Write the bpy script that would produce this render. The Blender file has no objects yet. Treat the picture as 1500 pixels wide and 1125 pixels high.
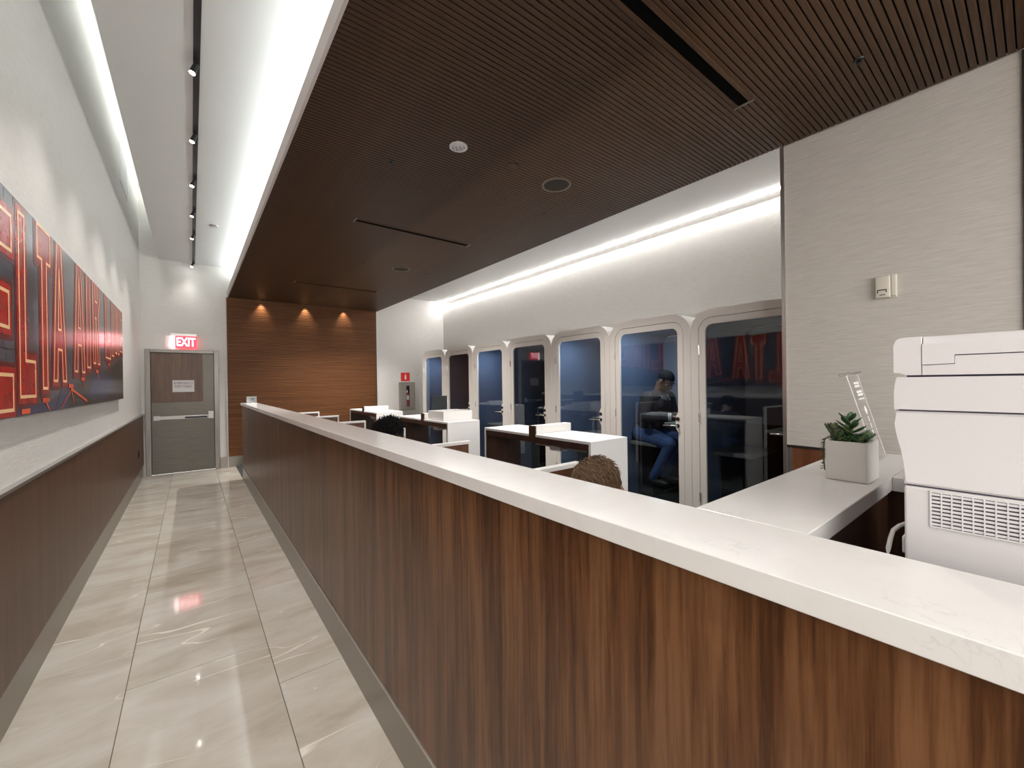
import bpy, bmesh, math, random
from mathutils import Vector, Matrix
from mathutils.geometry import tessellate_polygon
random.seed(7)
C = bpy.context.scene.collection
SC = bpy.context.scene
PI = math.pi

# ------------------------------------------------------------------ camera
CAMH = 1.52
R = ((0.78898, -0.01237, 0.61428), (-0.61425, 0.00590, 0.78908), (-0.01338, -0.99991, -0.00294))
def nrm(v): return Vector(v).normalized()
cx_ = nrm((R[0][0], R[1][0], R[2][0])); cz_ = nrm((-R[0][2], -R[1][2], -R[2][2]))
cy_ = cz_.cross(cx_).normalized(); cx_ = cy_.cross(cz_).normalized()
M4 = Matrix((cx_, cy_, cz_)).transposed().to_4x4(); M4.translation = (0, 0, CAMH)
cam = bpy.data.cameras.new('camera'); camo = bpy.data.objects.new('camera', cam); C.objects.link(camo)
cam.sensor_width = 36; cam.lens = 603.0 / 1500 * 36; cam.clip_start = 0.02
camo.matrix_world = M4; SC.camera = camo

# ------------------------------------------------------------------ world, exposure, light strengths
SC.view_settings.view_transform = 'Standard'; SC.view_settings.look = 'None'
SC.view_settings.exposure = 1.75; SC.view_settings.gamma = 1.0
SC.view_settings.use_curve_mapping = False
W = bpy.data.worlds.new('world'); SC.world = W; W.use_nodes = True
W.node_tree.nodes['Background'].inputs[0].default_value = (1.0, 0.965, 0.935, 1)
W.node_tree.nodes['Background'].inputs[1].default_value = 1.7
E_COVE = 9.0       # light strip on top of the wooden canopy
E_SLOT = 4.6        # light strip in the slot along the left wall
E_WALL = 24.0       # light strip along the booth wall
P_TRACK = 25.0      # track spotlights, watts
P_PIN = 76.0        # pinhole downlights in the wood canopy, seen and added ones
P_DOWN = 9.0       # wall washers over the panelled wall
E_BOOTH = 2.2       # ceiling lamps of the lit booths
E_EXIT = 1.7

# ------------------------------------------------------------------ materials
def new_mat(name):
    m = bpy.data.materials.new(name); m.use_nodes = True
    nt = m.node_tree; b = nt.nodes['Principled BSDF']
    return m, nt, b
def plain(name, col, rough=0.5, metal=0.0, spec=0.5, emit=None, es=0.0):
    m, nt, b = new_mat(name)
    b.inputs['Base Color'].default_value = (*col, 1); b.inputs['Roughness'].default_value = rough
    b.inputs['Metallic'].default_value = metal; b.inputs['Specular IOR Level'].default_value = spec
    if emit:
        b.inputs['Emission Color'].default_value = (*emit, 1); b.inputs['Emission Strength'].default_value = es
    return m
def N(nt, t, **kw):
    n = nt.nodes.new(t)
    for k, v in kw.items(): setattr(n, k, v)
    return n
def coords(nt, scale, kind='Object', loc=(0, 0, 0)):
    tc = N(nt, 'ShaderNodeTexCoord'); mp = N(nt, 'ShaderNodeMapping')
    mp.inputs['Scale'].default_value = scale; mp.inputs['Location'].default_value = loc
    nt.links.new(tc.outputs[kind], mp.inputs['Vector']); return mp.outputs['Vector']
def noise(nt, vec, scale=1.0, detail=4.0, rough=0.55, dist=0.0):
    n = N(nt, 'ShaderNodeTexNoise'); n.inputs['Scale'].default_value = scale
    n.inputs['Detail'].default_value = detail; n.inputs['Roughness'].default_value = rough
    n.inputs['Distortion'].default_value = dist
    nt.links.new(vec, n.inputs['Vector']); return n.outputs['Fac']
def ramp(nt, fac, stops):
    r = N(nt, 'ShaderNodeValToRGB'); e = r.color_ramp.elements
    while len(e) < len(stops): e.new(0.5)
    for i, (p, c) in enumerate(stops):
        e[i].position = p; e[i].color = (*c, 1) if len(c) == 3 else c
    nt.links.new(fac, r.inputs['Fac']); return r.outputs['Color']
def bump(nt, b, h, strength=0.2, dist=0.002):
    n = N(nt, 'ShaderNodeBump'); n.inputs['Strength'].default_value = strength; n.inputs['Distance'].default_value = dist
    nt.links.new(h, n.inputs['Height']); nt.links.new(n.outputs['Normal'], b.inputs['Normal'])
def textured(name, scale, stops, rough=0.5, detail=5.0, nrough=0.6, dist=0.0, bs=0.0, bd=0.002, metal=0.0, spec=0.5, loc=(0, 0, 0)):
    m, nt, b = new_mat(name)
    f = noise(nt, coords(nt, scale, loc=loc), 1.0, detail, nrough, dist)
    nt.links.new(ramp(nt, f, stops), b.inputs['Base Color'])
    b.inputs['Roughness'].default_value = rough; b.inputs['Metallic'].default_value = metal
    b.inputs['Specular IOR Level'].default_value = spec
    if bs: bump(nt, b, f, bs, bd)
    return m
def wallpaper(name, c0, c1):
    m, nt, b = new_mat(name)
    f = noise(nt, coords(nt, (9, 9, 150)), 1.0, 5, 0.65)
    nt.links.new(ramp(nt, f, [(0.3, c0), (0.7, c1)]), b.inputs['Base Color'])
    b.inputs['Roughness'].default_value = 0.75; b.inputs['Specular IOR Level'].default_value = 0.3
    bump(nt, b, f, 0.55, 0.004); return m
def walnut(name, scale, dark, mid, light, rough=0.35, spec=0.5):
    m, nt, b = new_mat(name)
    v = coords(nt, scale)
    f1 = noise(nt, v, 1.0, 3, 0.5, 0.6); f2 = noise(nt, v, 6.0, 4, 0.7, 0.2)
    mx = N(nt, 'ShaderNodeMath', operation='MULTIPLY_ADD'); mx.inputs[1].default_value = 0.45
    nt.links.new(f2, mx.inputs[0])
    m2 = N(nt, 'ShaderNodeMath', operation='MULTIPLY'); m2.inputs[1].default_value = 0.55
    nt.links.new(f1, m2.inputs[0]); nt.links.new(m2.outputs[0], mx.inputs[2])
    nt.links.new(ramp(nt, mx.outputs[0], [(0.41, dark), (0.5, mid), (0.59, light)]), b.inputs['Base Color'])
    b.inputs['Roughness'].default_value = rough; b.inputs['Specular IOR Level'].default_value = spec
    bump(nt, b, f2, 0.08, 0.001); return m

M_wall = wallpaper('wallcovering_white', (0.66, 0.64, 0.61), (0.76, 0.74, 0.71))
M_part = wallpaper('wallcovering_beige', (0.46, 0.425, 0.38), (0.56, 0.525, 0.48))
M_ceil = plain('ceiling_paint', (0.72, 0.72, 0.71), 0.8, spec=0.2)
M_fascia = plain('fascia_paint', (0.62, 0.58, 0.57), 0.6)
M_counter = walnut('walnut_vertical', (13, 13, 0.55), (0.052, 0.019, 0.0065), (0.108, 0.044, 0.0165), (0.165, 0.076, 0.032), 0.32, 0.4)
M_wains = walnut('walnut_wainscot', (14, 14, 0.6), (0.085, 0.038, 0.019), (0.105, 0.049, 0.026), (0.125, 0.061, 0.033), 0.4)
M_slat = walnut('walnut_ceiling_slat', (0.7, 14, 14), (0.05, 0.022, 0.0085), (0.078, 0.038, 0.0155), (0.11, 0.057, 0.026), 0.45, 0.4)
M_slatback = plain('ceiling_groove', (0.006, 0.004, 0.003), 0.9, spec=0.1)
M_rib = walnut('walnut_ribbed_wall', (0.9, 12, 70), (0.115, 0.045, 0.0155), (0.165, 0.066, 0.0235), (0.21, 0.09, 0.034), 0.5, 0.25)
M_darkwood = walnut('walnut_dark', (9, 9, 0.6), (0.028, 0.011, 0.006), (0.045, 0.018, 0.009), (0.07, 0.028, 0.014), 0.4)
M_redwood = walnut('walnut_red', (9, 9, 0.6), (0.09, 0.03, 0.011), (0.13, 0.045, 0.017), (0.17, 0.065, 0.025), 0.4)
M_steel = textured('brushed_steel', (3, 3, 220), [(0.35, (0.085, 0.077, 0.066)), (0.65, (0.125, 0.114, 0.098))], 0.38, metal=1.0)
M_steelv = textured('brushed_steel_vertical', (160, 160, 3), [(0.3, (0.17, 0.158, 0.142)), (0.7, (0.24, 0.225, 0.205))], 0.38, metal=1.0)
M_cab = textured('cabinet_steel', (160, 160, 3), [(0.3, (0.30, 0.28, 0.25)), (0.7, (0.42, 0.39, 0.35))], 0.4, metal=0.5)
M_alu = plain('aluminium', (0.55, 0.53, 0.51), 0.35, 1.0)
M_kick = plain('kick_plate_metal', (0.25, 0.225, 0.19), 0.3, 0.55)
M_bronze = plain('dark_bronze_trim', (0.07, 0.06, 0.055), 0.35, 0.8)
M_chrome = plain('satin_chrome', (0.75, 0.73, 0.7), 0.2, 1.0)
M_black = plain('black_plastic', (0.012, 0.012, 0.013), 0.45)
M_slot = plain('black_slot', (0.003, 0.003, 0.003), 0.9, spec=0.05)
M_white = plain('white_plastic', (0.72, 0.71, 0.69), 0.45)
M_whitelam = plain('white_laminate', (0.80, 0.79, 0.77), 0.35)
M_printer = textured('printer_plastic', (900, 900, 900), [(0.3, (0.575, 0.55, 0.55)), (0.7, (0.605, 0.58, 0.58))], 0.5, bs=0.08, bd=0.0003)
M_groove = plain('printer_seam', (0.05, 0.04, 0.07), 0.6)
M_booth = plain('booth_face_cream', (0.74, 0.695, 0.65), 0.5)
M_boothside = plain('booth_shell_white', (0.74, 0.73, 0.71), 0.45)
M_felt = textured('booth_felt_blue', (260, 260, 260), [(0.3, (0.10, 0.14, 0.22)), (0.7, (0.14, 0.188, 0.285))], 0.95, spec=0.1)
M_feltgrey = textured('booth_felt_grey', (260, 260, 260), [(0.3, (0.24, 0.27, 0.32)), (0.7, (0.32, 0.35, 0.41))], 0.95, spec=0.1)
M_bfloor = plain('booth_floor_black', (0.015, 0.015, 0.018), 0.9)
M_seat = plain('booth_seat_grey', (0.16, 0.17, 0.16), 0.7)
M_carpet = textured('lounge_carpet', (60, 60, 60), [(0.3, (0.02, 0.022, 0.024)), (0.7, (0.07, 0.078, 0.08))], 0.95, bs=0.3, bd=0.004)
M_grout = plain('tile_grout', (0.16, 0.145, 0.125), 0.8)
M_red = plain('sign_red', (0.75, 0.03, 0.025), 0.4)
M_paper = plain('white_card', (0.78, 0.77, 0.75), 0.5)
M_ink = plain('purple_ink', (0.22, 0.06, 0.13), 0.6)
M_cord = plain('white_cord', (0.66, 0.64, 0.6), 0.45)
M_ledw = plain('led_white', (1, 1, 1), 0.5, emit=(1.0, 0.985, 0.97), es=E_WALL)
M_ledg = plain('led_grazer', (1, 1, 1), 0.5, emit=(1.0, 0.985, 0.97), es=1.2)
M_ledc = plain('led_cove', (1, 1, 1), 0.5, emit=(0.93, 1.0, 0.985), es=E_COVE)
M_leds = plain('led_slot', (1, 1, 1), 0.5, emit=(0.95, 1.0, 0.97), es=E_SLOT)
M_lens = plain('spot_lens', (1, 1, 1), 0.3, emit=(1, 0.97, 0.93), es=25)
M_boothlamp = plain('booth_lamp_on', (1, 1, 1), 0.4, emit=(0.80, 0.90, 1.0), es=E_BOOTH * 10)
M_boothoff = plain('booth_lamp_off', (0.5, 0.5, 0.5), 0.4)
M_exitred = plain('exit_red', (0.7, 0.02, 0.03), 0.3, emit=(1.0, 0.03, 0.06), es=E_EXIT * 0.42)
M_exitwhite = plain('exit_letters_glare', (0.9, 0.8, 0.8), 0.3, emit=(1, 0.72, 0.74), es=E_EXIT * 0.8)
M_deck = plain('printer_stand', (0.5, 0.48, 0.45), 0.5)

def quartz():
    m, nt, b = new_mat('white_quartz')
    v = coords(nt, (3.2, 3.2, 3.2))
    f = noise(nt, v, 1.0, 6, 0.62, 1.6)
    ab = N(nt, 'ShaderNodeMath', operation='SUBTRACT'); ab.inputs[1].default_value = 0.5; nt.links.new(f, ab.inputs[0])
    ab2 = N(nt, 'ShaderNodeMath', operation='ABSOLUTE'); nt.links.new(ab.outputs[0], ab2.inputs[0])
    g = noise(nt, coords(nt, (9, 9, 9)), 1.0, 3, 0.5)
    ad = N(nt, 'ShaderNodeMath', operation='MULTIPLY_ADD'); ad.inputs[1].default_value = 0.06
    nt.links.new(g, ad.inputs[0]); nt.links.new(ab2.outputs[0], ad.inputs[2])
    nt.links.new(ramp(nt, ad.outputs[0], [(0.018, (0.60, 0.59, 0.57)), (0.030, (0.675, 0.66, 0.64)), (0.2, (0.70, 0.685, 0.665))]), b.inputs['Base Color'])
    b.inputs['Roughness'].default_value = 0.16; return m
M_quartz = quartz()

def stone():
    m, nt, b = new_mat('marble_tile')
    # coordinates per tile: every tile object shifts the pattern a little
    tc = N(nt, 'ShaderNodeTexCoord'); oi = N(nt, 'ShaderNodeObjectInfo')
    sc = N(nt, 'ShaderNodeVectorMath', operation='SCALE'); sc.inputs['Scale'].default_value = 37.0
    cb = N(nt, 'ShaderNodeCombineXYZ'); nt.links.new(oi.outputs['Random'], cb.inputs[0]); nt.links.new(oi.outputs['Random'], cb.inputs[1])
    nt.links.new(cb.outputs[0], sc.inputs[0])
    ad = N(nt, 'ShaderNodeVectorMath', operation='ADD'); nt.links.new(tc.outputs['Object'], ad.inputs[0]); nt.links.new(sc.outputs[0], ad.inputs[1])
    def mp(s, rot=0.0):
        q = N(nt, 'ShaderNodeMapping'); q.inputs['Scale'].default_value = s; q.inputs['Rotation'].default_value = (0, 0, rot)
        nt.links.new(ad.outputs[0], q.inputs['Vector']); return q.outputs[0]
    cloud = noise(nt, mp((1.1, 2.6, 1), 0.2), 1.3, 5, 0.6, 0.5)
    base = ramp(nt, cloud, [(0.3, (0.40, 0.355, 0.295)), (0.5, (0.50, 0.46, 0.40)), (0.7, (0.57, 0.55, 0.505))])
    vn = noise(nt, mp((0.5, 2.0, 1), -0.15), 1.0, 3, 0.45, 0.25)
    s1 = N(nt, 'ShaderNodeMath', operation='SUBTRACT'); s1.inputs[1].default_value = 0.5; nt.links.new(vn, s1.inputs[0])
    s2 = N(nt, 'ShaderNodeMath', operation='ABSOLUTE'); nt.links.new(s1.outputs[0], s2.inputs[0])
    patch = noise(nt, mp((1.5, 1.5, 1)), 1.2, 2)
    s3 = N(nt, 'ShaderNodeMath', operation='MULTIPLY_ADD'); s3.inputs[1].default_value = -0.02; s3.inputs[2].default_value = 0.0125
    nt.links.new(patch, s3.inputs[0])
    lt = N(nt, 'ShaderNodeMath', operation='SUBTRACT'); nt.links.new(s3.outputs[0], lt.inputs[0]); nt.links.new(s2.outputs[0], lt.inputs[1])
    ml = N(nt, 'ShaderNodeMath', operation='MULTIPLY', use_clamp=True); ml.inputs[1].default_value = 260.0; nt.links.new(lt.outputs[0], ml.inputs[0])
    sp = noise(nt, mp((28, 28, 1)), 1.0, 2)
    sg = N(nt, 'ShaderNodeMath', operation='MULTIPLY_ADD', use_clamp=True); sg.inputs[1].default_value = 14.0; sg.inputs[2].default_value = -10.4
    nt.links.new(sp, sg.inputs[0])
    mxv = N(nt, 'ShaderNodeMath', operation='MAXIMUM'); nt.links.new(ml.outputs[0], mxv.inputs[0]); nt.links.new(sg.outputs[0], mxv.inputs[1])
    mix = N(nt, 'ShaderNodeMixRGB'); mix.inputs[2].default_value = (0.74, 0.70, 0.63, 1)
    nt.links.new(mxv.outputs[0], mix.inputs[0]); nt.links.new(base, mix.inputs[1])
    nt.links.new(mix.outputs[0], b.inputs['Base Color'])
    b.inputs['Roughness'].default_value = 0.055; b.inputs['Specular IOR Level'].default_value = 0.5
    return m
M_stone = stone()

def glass(name, tint, base, rough=0.0):
    m = bpy.data.materials.new(name); m.use_nodes = True; nt = m.node_tree; nt.nodes.clear()
    out = N(nt, 'ShaderNodeOutputMaterial'); mx = N(nt, 'ShaderNodeMixShader')
    tr = N(nt, 'ShaderNodeBsdfTransparent'); tr.inputs[0].default_value = (*tint, 1)
    gl = N(nt, 'ShaderNodeBsdfGlossy'); gl.inputs['Roughness'].default_value = rough; gl.inputs[0].default_value = (1, 1, 1, 1)
    lw = N(nt, 'ShaderNodeLayerWeight'); lw.inputs['Blend'].default_value = 0.5
    p5 = N(nt, 'ShaderNodeMath', operation='POWER'); p5.inputs[1].default_value = 5.0; nt.links.new(lw.outputs['Facing'], p5.inputs[0])
    ma = N(nt, 'ShaderNodeMath', operation='MULTIPLY_ADD'); ma.inputs[1].default_value = 1 - base; ma.inputs[2].default_value = base
    nt.links.new(p5.outputs[0], ma.inputs[0]); nt.links.new(ma.outputs[0], mx.inputs[0])
    nt.links.new(tr.outputs[0], mx.inputs[1]); nt.links.new(gl.outputs[0], mx.inputs[2]); nt.links.new(mx.outputs[0], out.inputs[0])
    return m
M_glass = glass('booth_glass', (0.80, 0.83, 0.85), 0.045)
M_acrylic = glass('clear_acrylic', (0.93, 0.94, 0.94), 0.06)

# ------------------------------------------------------------------ mesh helpers
def B(): return bmesh.new()
def box(bm, x0, x1, y0, y1, z0, z1, bev=0.0, seg=2):
    vs = [bm.verts.new(p) for p in ((x0,y0,z0),(x1,y0,z0),(x1,y1,z0),(x0,y1,z0),(x0,y0,z1),(x1,y0,z1),(x1,y1,z1),(x0,y1,z1))]
    fs = [bm.faces.new([vs[i] for i in q]) for q in ((3,2,1,0),(4,5,6,7),(0,1,5,4),(1,2,6,5),(2,3,7,6),(3,0,4,7))]
    if bev:
        es = {e for f in fs for e in f.edges}
        bmesh.ops.bevel(bm, geom=list(es), offset=bev, segments=seg, affect='EDGES', profile=0.5)
    return bm
def frame_of(d):
    d = d.normalized(); a = Vector((0, 0, 1)) if abs(d.z) < 0.9 else Vector((1, 0, 0))
    u = d.cross(a).normalized(); return u, d.cross(u).normalized()
def cone(bm, p0, p1, r0, r1, seg=16, caps=True):
    p0, p1 = Vector(p0), Vector(p1); u, v = frame_of(p1 - p0)
    A = []; D = []
    for i in range(seg):
        t = 2 * PI * i / seg; o = u * math.cos(t) + v * math.sin(t)
        A.append(bm.verts.new(p0 + o * r0)); D.append(bm.verts.new(p1 + o * r1))
    for i in range(seg):
        j = (i + 1) % seg; bm.faces.new((A[i], A[j], D[j], D[i]))
    if caps:
        bm.faces.new(A[::-1]); bm.faces.new(D)
    return bm
def ball(bm, c, r, rot=None, seg=16, rings=10):
    m = Matrix.Translation(c) @ (rot.to_4x4() if rot else Matrix.Identity(4)) @ Matrix.Diagonal((*(r if hasattr(r, '__len__') else (r, r, r)), 1))
    bmesh.ops.create_uvsphere(bm, u_segments=seg, v_segments=rings, radius=1.0, matrix=m); return bm
def capsule(bm, p0, p1, r0, r1, seg=14):
    cone(bm, p0, p1, r0, r1, seg); ball(bm, p0, r0, seg=seg, rings=8); ball(bm, p1, r1, seg=seg, rings=8); return bm
def tube(bm, pts, r, seg=8):
    pts = [Vector(p) for p in pts]; rings = []
    rr = r if hasattr(r, '__len__') else [r] * len(pts)
    for i, p in enumerate(pts):
        d = (pts[min(i + 1, len(pts) - 1)] - pts[max(i - 1, 0)]); u, v = frame_of(d)
        rings.append([bm.verts.new(p + (u * math.cos(2*PI*k/seg) + v * math.sin(2*PI*k/seg)) * rr[i]) for k in range(seg)])
    for a, b in zip(rings, rings[1:]):
        for k in range(seg):
            bm.faces.new((a[k], a[(k+1) % seg], b[(k+1) % seg], b[k]))
    bm.faces.new(rings[0][::-1]); bm.faces.new(rings[-1]); return bm
def prism(bm, pts, axis, a, b):
    """closed 2D outline extruded along an axis from a to b"""
    def P(p, t):
        return {'x': (t, p[0], p[1]), 'y': (p[0], t, p[1]), 'z': (p[0], p[1], t)}[axis]
    A = [bm.verts.new(P(p, a)) for p in pts]; D = [bm.verts.new(P(p, b)) for p in pts]
    n = len(pts)
    for i in range(n):
        j = (i + 1) % n; bm.faces.new((A[i], A[j], D[j], D[i]))
    bm.faces.new(A[::-1]); bm.faces.new(D); return bm
def ring(bm, outer, inner, axis, a, b):
    def P(p, t):
        return {'x': (t, p[0], p[1]), 'y': (p[0], t, p[1]), 'z': (p[0], p[1], t)}[axis]
    oa = [bm.verts.new(P(p, a)) for p in outer]; ob = [bm.verts.new(P(p, b)) for p in outer]
    ia = [bm.verts.new(P(p, a)) for p in inner]; ib = [bm.verts.new(P(p, b)) for p in inner]
    n = len(outer)
    for i in range(n):
        j = (i + 1) % n
        bm.faces.new((oa[i], oa[j], ob[j], ob[i])); bm.faces.new((ia[j], ia[i], ib[i], ib[j]))
        bm.faces.new((oa[j], oa[i], ia[i], ia[j])); bm.faces.new((ob[i], ob[j], ib[j], ib[i]))
    return bm
def rrect(u0, u1, v0, v1, r, rb=None, n=6):
    rb = r if rb is None else rb
    out = []
    for (cu, cv, rad, a0) in ((u1 - r, v1 - r, r, 0), (u0 + r, v1 - r, r, PI/2), (u0 + rb, v0 + rb, rb, PI), (u1 - rb, v0 + rb, rb, 1.5*PI)):
        for i in range(n + 1):
            a = a0 + PI/2 * i / n; out.append((cu + rad * math.cos(a), cv + rad * math.sin(a)))
    return out
WL = {}
def obj(name, bm, mat, parent=None, world=True, smooth=False, fix=True):
    """links the bmesh as ONE mesh object; world=True: coordinates were given in the world"""
    if parent is not None and world:
        bmesh.ops.translate(bm, verts=bm.verts, vec=-WL[parent.name])
    if fix: bmesh.ops.recalc_face_normals(bm, faces=bm.faces)
    me = bpy.data.meshes.new(name); bm.to_mesh(me); bm.free()
    if smooth:
        for p in me.polygons: p.use_smooth = True
        if smooth == 'auto' and hasattr(me, 'set_sharp_from_angle'): me.set_sharp_from_angle(angle=0.6)
    me.materials.append(mat)
    o = bpy.data.objects.new(name, me); C.objects.link(o)
    if parent is not None:
        o.parent = parent; WL[o.name] = WL[parent.name]
    else: WL[o.name] = Vector((0, 0, 0))
    return o
def tag(o, label, cat, group=None):
    o['label'] = label; o['category'] = cat
    if group: o['group'] = group
    return o
def thing(name, label, cat, loc=(0, 0, 0), group=None, rz=0.0):
    o = bpy.data.objects.new(name, None); C.objects.link(o); o.location = loc; o.rotation_euler = (0, 0, rz)
    o.empty_display_size = 0.1
    WL[o.name] = Vector(loc); return tag(o, label, cat, group)
def struct(name, bm, mat, label=None, parent=None, smooth=False):
    o = obj(name, bm, mat, parent, smooth=smooth)
    if parent is None:
        o['kind'] = 'structure'
    if label: o['label'] = label
    return o
def dup(root, loc, label):
    def cp(o, par):
        c = o.copy(); C.objects.link(c)
        if par is not None: c.parent = par
        for ch in [q for q in KIDS.get(o.name, [])]: cp(ch, c)
        return c
    r = cp(root, None); r.location = loc; r['label'] = label; return r
KIDS = {}
def index_kids():
    KIDS.clear()
    for o in C.objects:
        if o.parent: KIDS.setdefault(o.parent.name, []).append(o)
def text_bm(s, size, mapf, depth=0.0, align='CENTER', bold=0.0, spacing=1.0):
    """lettering as a flat mesh; mapf turns the text's (u, v) into a point in the world"""
    cu = bpy.data.curves.new('t', 'FONT'); cu.body = s; cu.size = size; cu.align_x = align; cu.align_y = 'CENTER'; cu.offset = bold
    cu.resolution_u = 3; cu.space_character = spacing
    o = bpy.data.objects.new('t', cu); C.objects.link(o)
    dg = bpy.context.evaluated_depsgraph_get(); me = bpy.data.meshes.new_from_object(o.evaluated_get(dg))
    bm = B(); bm.from_mesh(me)
    for v in bm.verts: v.co = Vector(mapf(v.co.x, v.co.y))
    bpy.data.objects.remove(o); bpy.data.curves.remove(cu); bpy.data.meshes.remove(me)
    return bm
def remeshed(bm, voxel, smooth_it=4):
    me = bpy.data.meshes.new('r'); bm.to_mesh(me); bm.free()
    o = bpy.data.objects.new('r', me); C.objects.link(o)
    m = o.modifiers.new('r', 'REMESH'); m.mode = 'VOXEL'; m.voxel_size = voxel
    s = o.modifiers.new('s', 'SMOOTH'); s.factor = 0.5; s.iterations = smooth_it
    dg = bpy.context.evaluated_depsgraph_get(); me2 = bpy.data.meshes.new_from_object(o.evaluated_get(dg))
    out = B(); out.from_mesh(me2); bpy.data.objects.remove(o); bpy.data.meshes.remove(me2); return out

# ================================================================== THE SETTING
XL = -0.68; YE = 9.42; YB = -2.8; XR = 5.12
ZC = 3.76; ZW = 3.2; XC = 3.39
# floor: slab, tiles, carpet
fl = struct('floor', box(B(), -7, 9, -9, YE + .1, -0.12, -0.012), M_grout)
cols = [(XL + 0.002, -0.2815, 3.22), (-0.2785, 0.3335, 2.83), (0.3365, 0.647, 2.40)]
def tile_mesh(w, l):
    bm = B(); box(bm, 0, w, 0, l, -0.012, 0.0, 0.0012, 1); return bm
for (x0, x1, yj) in cols:
    k0 = -6; k = k0
    y = yj - 1.22 * 5
    proto = None
    while y < YE:
        a, b = max(y, YB), min(y + 1.22, YE)
        if b - a > 0.02:
            full = abs((b - a) - 1.22) < 1e-6
            if full and proto is not None:
                t = bpy.data.objects.new('tile', proto); C.objects.link(t); t.parent = fl
            else:
                t = obj('tile', tile_mesh(x1 - x0, (b - a) - 0.004), M_stone, fl, world=False)
                if full: proto = t.data
            t.location = (x0, a + 0.002, 0)
        y += 1.22
c_ = obj('carpet', box(B(), 0.65, XR, YB, YE, -0.012, -0.001), M_carpet, fl)

# left wall
wl_ = struct('wall_left', box(B(), XL - 0.12, XL, -0.9, YE + .1, 0, 4.95), M_wall)
struct('wainscot_panel', box(B(), XL, XL + 0.022, -0.9, YE - 0.01, 0.205, 1.055), M_wains, 'brown wood wainscot', wl_)
struct('ledge_trim', box(B(), XL, XL + 0.034, -0.9, YE - 0.01, 1.055, 1.072, 0.002), M_alu, 'thin metal ledge', wl_)
struct('baseboard_left', box(B(), XL, XL + 0.012, -0.9, YE - 0.01, 0.0, 0.2), M_kick)
# end wall with door opening, panelled part
DX0, DX1, DZ = -0.63, 0.405, 2.185
bm = B()
box(bm, XL, DX0 + .02, YE, YE + .12, 0, 4.95); box(bm, DX1 - .02, XR, YE, YE + .12, 0, 4.95); box(bm, DX0 + .02, DX1 - .02, YE, YE + .12, DZ - .02, 4.95)
box(bm, DX0, DX1, YE + .121, YE + .2, 0, DZ)  # unseen backing added behind the door, stops light leaking under the leaf
wb = struct('wall_back', bm, M_wall)
bm = B(); box(bm, 0.535, 3.36, YE - 0.012, YE, 0.2, ZW)
pitch = 0.0353; z = 0.205
while z < ZW - 0.03:
    # a chamfered horizontal rib
    prism(bm, [(YE - 0.012, z), (YE - 0.024, z + 0.004), (YE - 0.024, z + pitch - 0.009), (YE - 0.012, z + pitch - 0.005)], 'x', 0.535, 3.36); z += pitch
rp = obj('rib_paneling', bm, M_rib, wb); rp['kind'] = 'stuff'; rp['label'] = 'brown wood panelling of fine horizontal ribs'
struct('trim_1', box(B(), 0.522, 0.535, YE - 0.026, YE, 0.0, ZW), M_fascia)
struct('trim_2', box(B(), 3.36, 3.374, YE - 0.026, YE, 0.2, ZW), M_bronze)
struct('baseboard_back', box(B(), 0.41, XR, YE - 0.016, YE, 0, 0.2), M_kick)
# booth wall and partition
struct('wall_right', box(B(), XR, XR + .12, YB, YE + .1, 0, 3.75), M_wall)
pw = struct('wall_partition', box(B(), 3.41, XR, 0.05, 1.146, 1.045, 3.62), M_part)
struct('trim_3', box(B(), 3.396, 3.411, 1.132, 1.156, 0.0, 3.2), M_alu)
struct('trim_4', box(B(), 3.398, 3.412, 0.05, 1.135, 1.028, 1.046), M_bronze)
struct('wainscot_panel', box(B(), 3.402, XR, 0.05, 1.10, 0.0, 1.03), M_redwood, 'reddish wood wainscot below the beige wallcovering', pw)
obj('corner_guard', box(B(), 3.4, XR, 1.10, 1.146, 0.0, 1.036), M_alu, pw)
struct('trim_5', box(B(), 3.395, 3.412, 0.036, 0.05, 0.0, 3.2), M_bronze)
struct('wall_front', box(B(), 3.5, 3.6, YB, 0.036, 0.0, 3.62), M_darkwood)
# corridor ceiling: the floating panel and the slot beside it
bm = B()
box(bm, -0.43, XC, YB, YE, ZC, ZC + 0.1); box(bm, -0.43, -0.35, YB, YE, ZC + .1, 4.95); box(bm, XL - .1, -0.3, YB, YE + .1, 4.95, 5.05)
ce = struct('ceiling', bm, M_ceil)
# canopy of wooden slats
bm = B(); box(bm, 0.565, XC, YB, YE, ZW + 0.013, 3.30)
box(bm, XC - 0.02, XC, YB, YE, 3.3, ZC)
wc = struct('ceiling_canopy', bm, M_slatback, 'wood slat ceiling canopy')
sl = None; y = YE - 0.045 ; n = 0
pitch = 0.0330
while n < 296:
    if sl is None:
        b_ = B(); box(b_, 0.562, XC, 0, pitch - 0.0065, 0, 0.014, 0.0012, 1)
        s_ = obj('slat', b_, M_slat, wc, world=False); sl = s_.data
    else:
        s_ = bpy.data.objects.new('slat', sl); C.objects.link(s_); s_.parent = wc
    s_.location = (0, y, ZW); y -= pitch; n += 1
bm = B()
while y > YB: box(bm, 0.562, XC, y, y + pitch - 0.0065, ZW, ZW + 0.014); y -= pitch
s_ = obj('slat_field', bm, M_slat, wc); s_['kind'] = 'stuff'
obj('light_shelf', box(B(), 0.655, 0.72, YB, YE, 3.3, 3.575), M_ceil, wc)
obj('fascia', box(B(), 0.545, 0.562, YB, YE, ZW - 0.004, 3.315), M_fascia, wc)
# lounge ceiling with light slot at the booth wall
struct('ceiling_lounge', box(B(), XC, XR, YB, YE, 3.6, 3.7), M_ceil)
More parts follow.
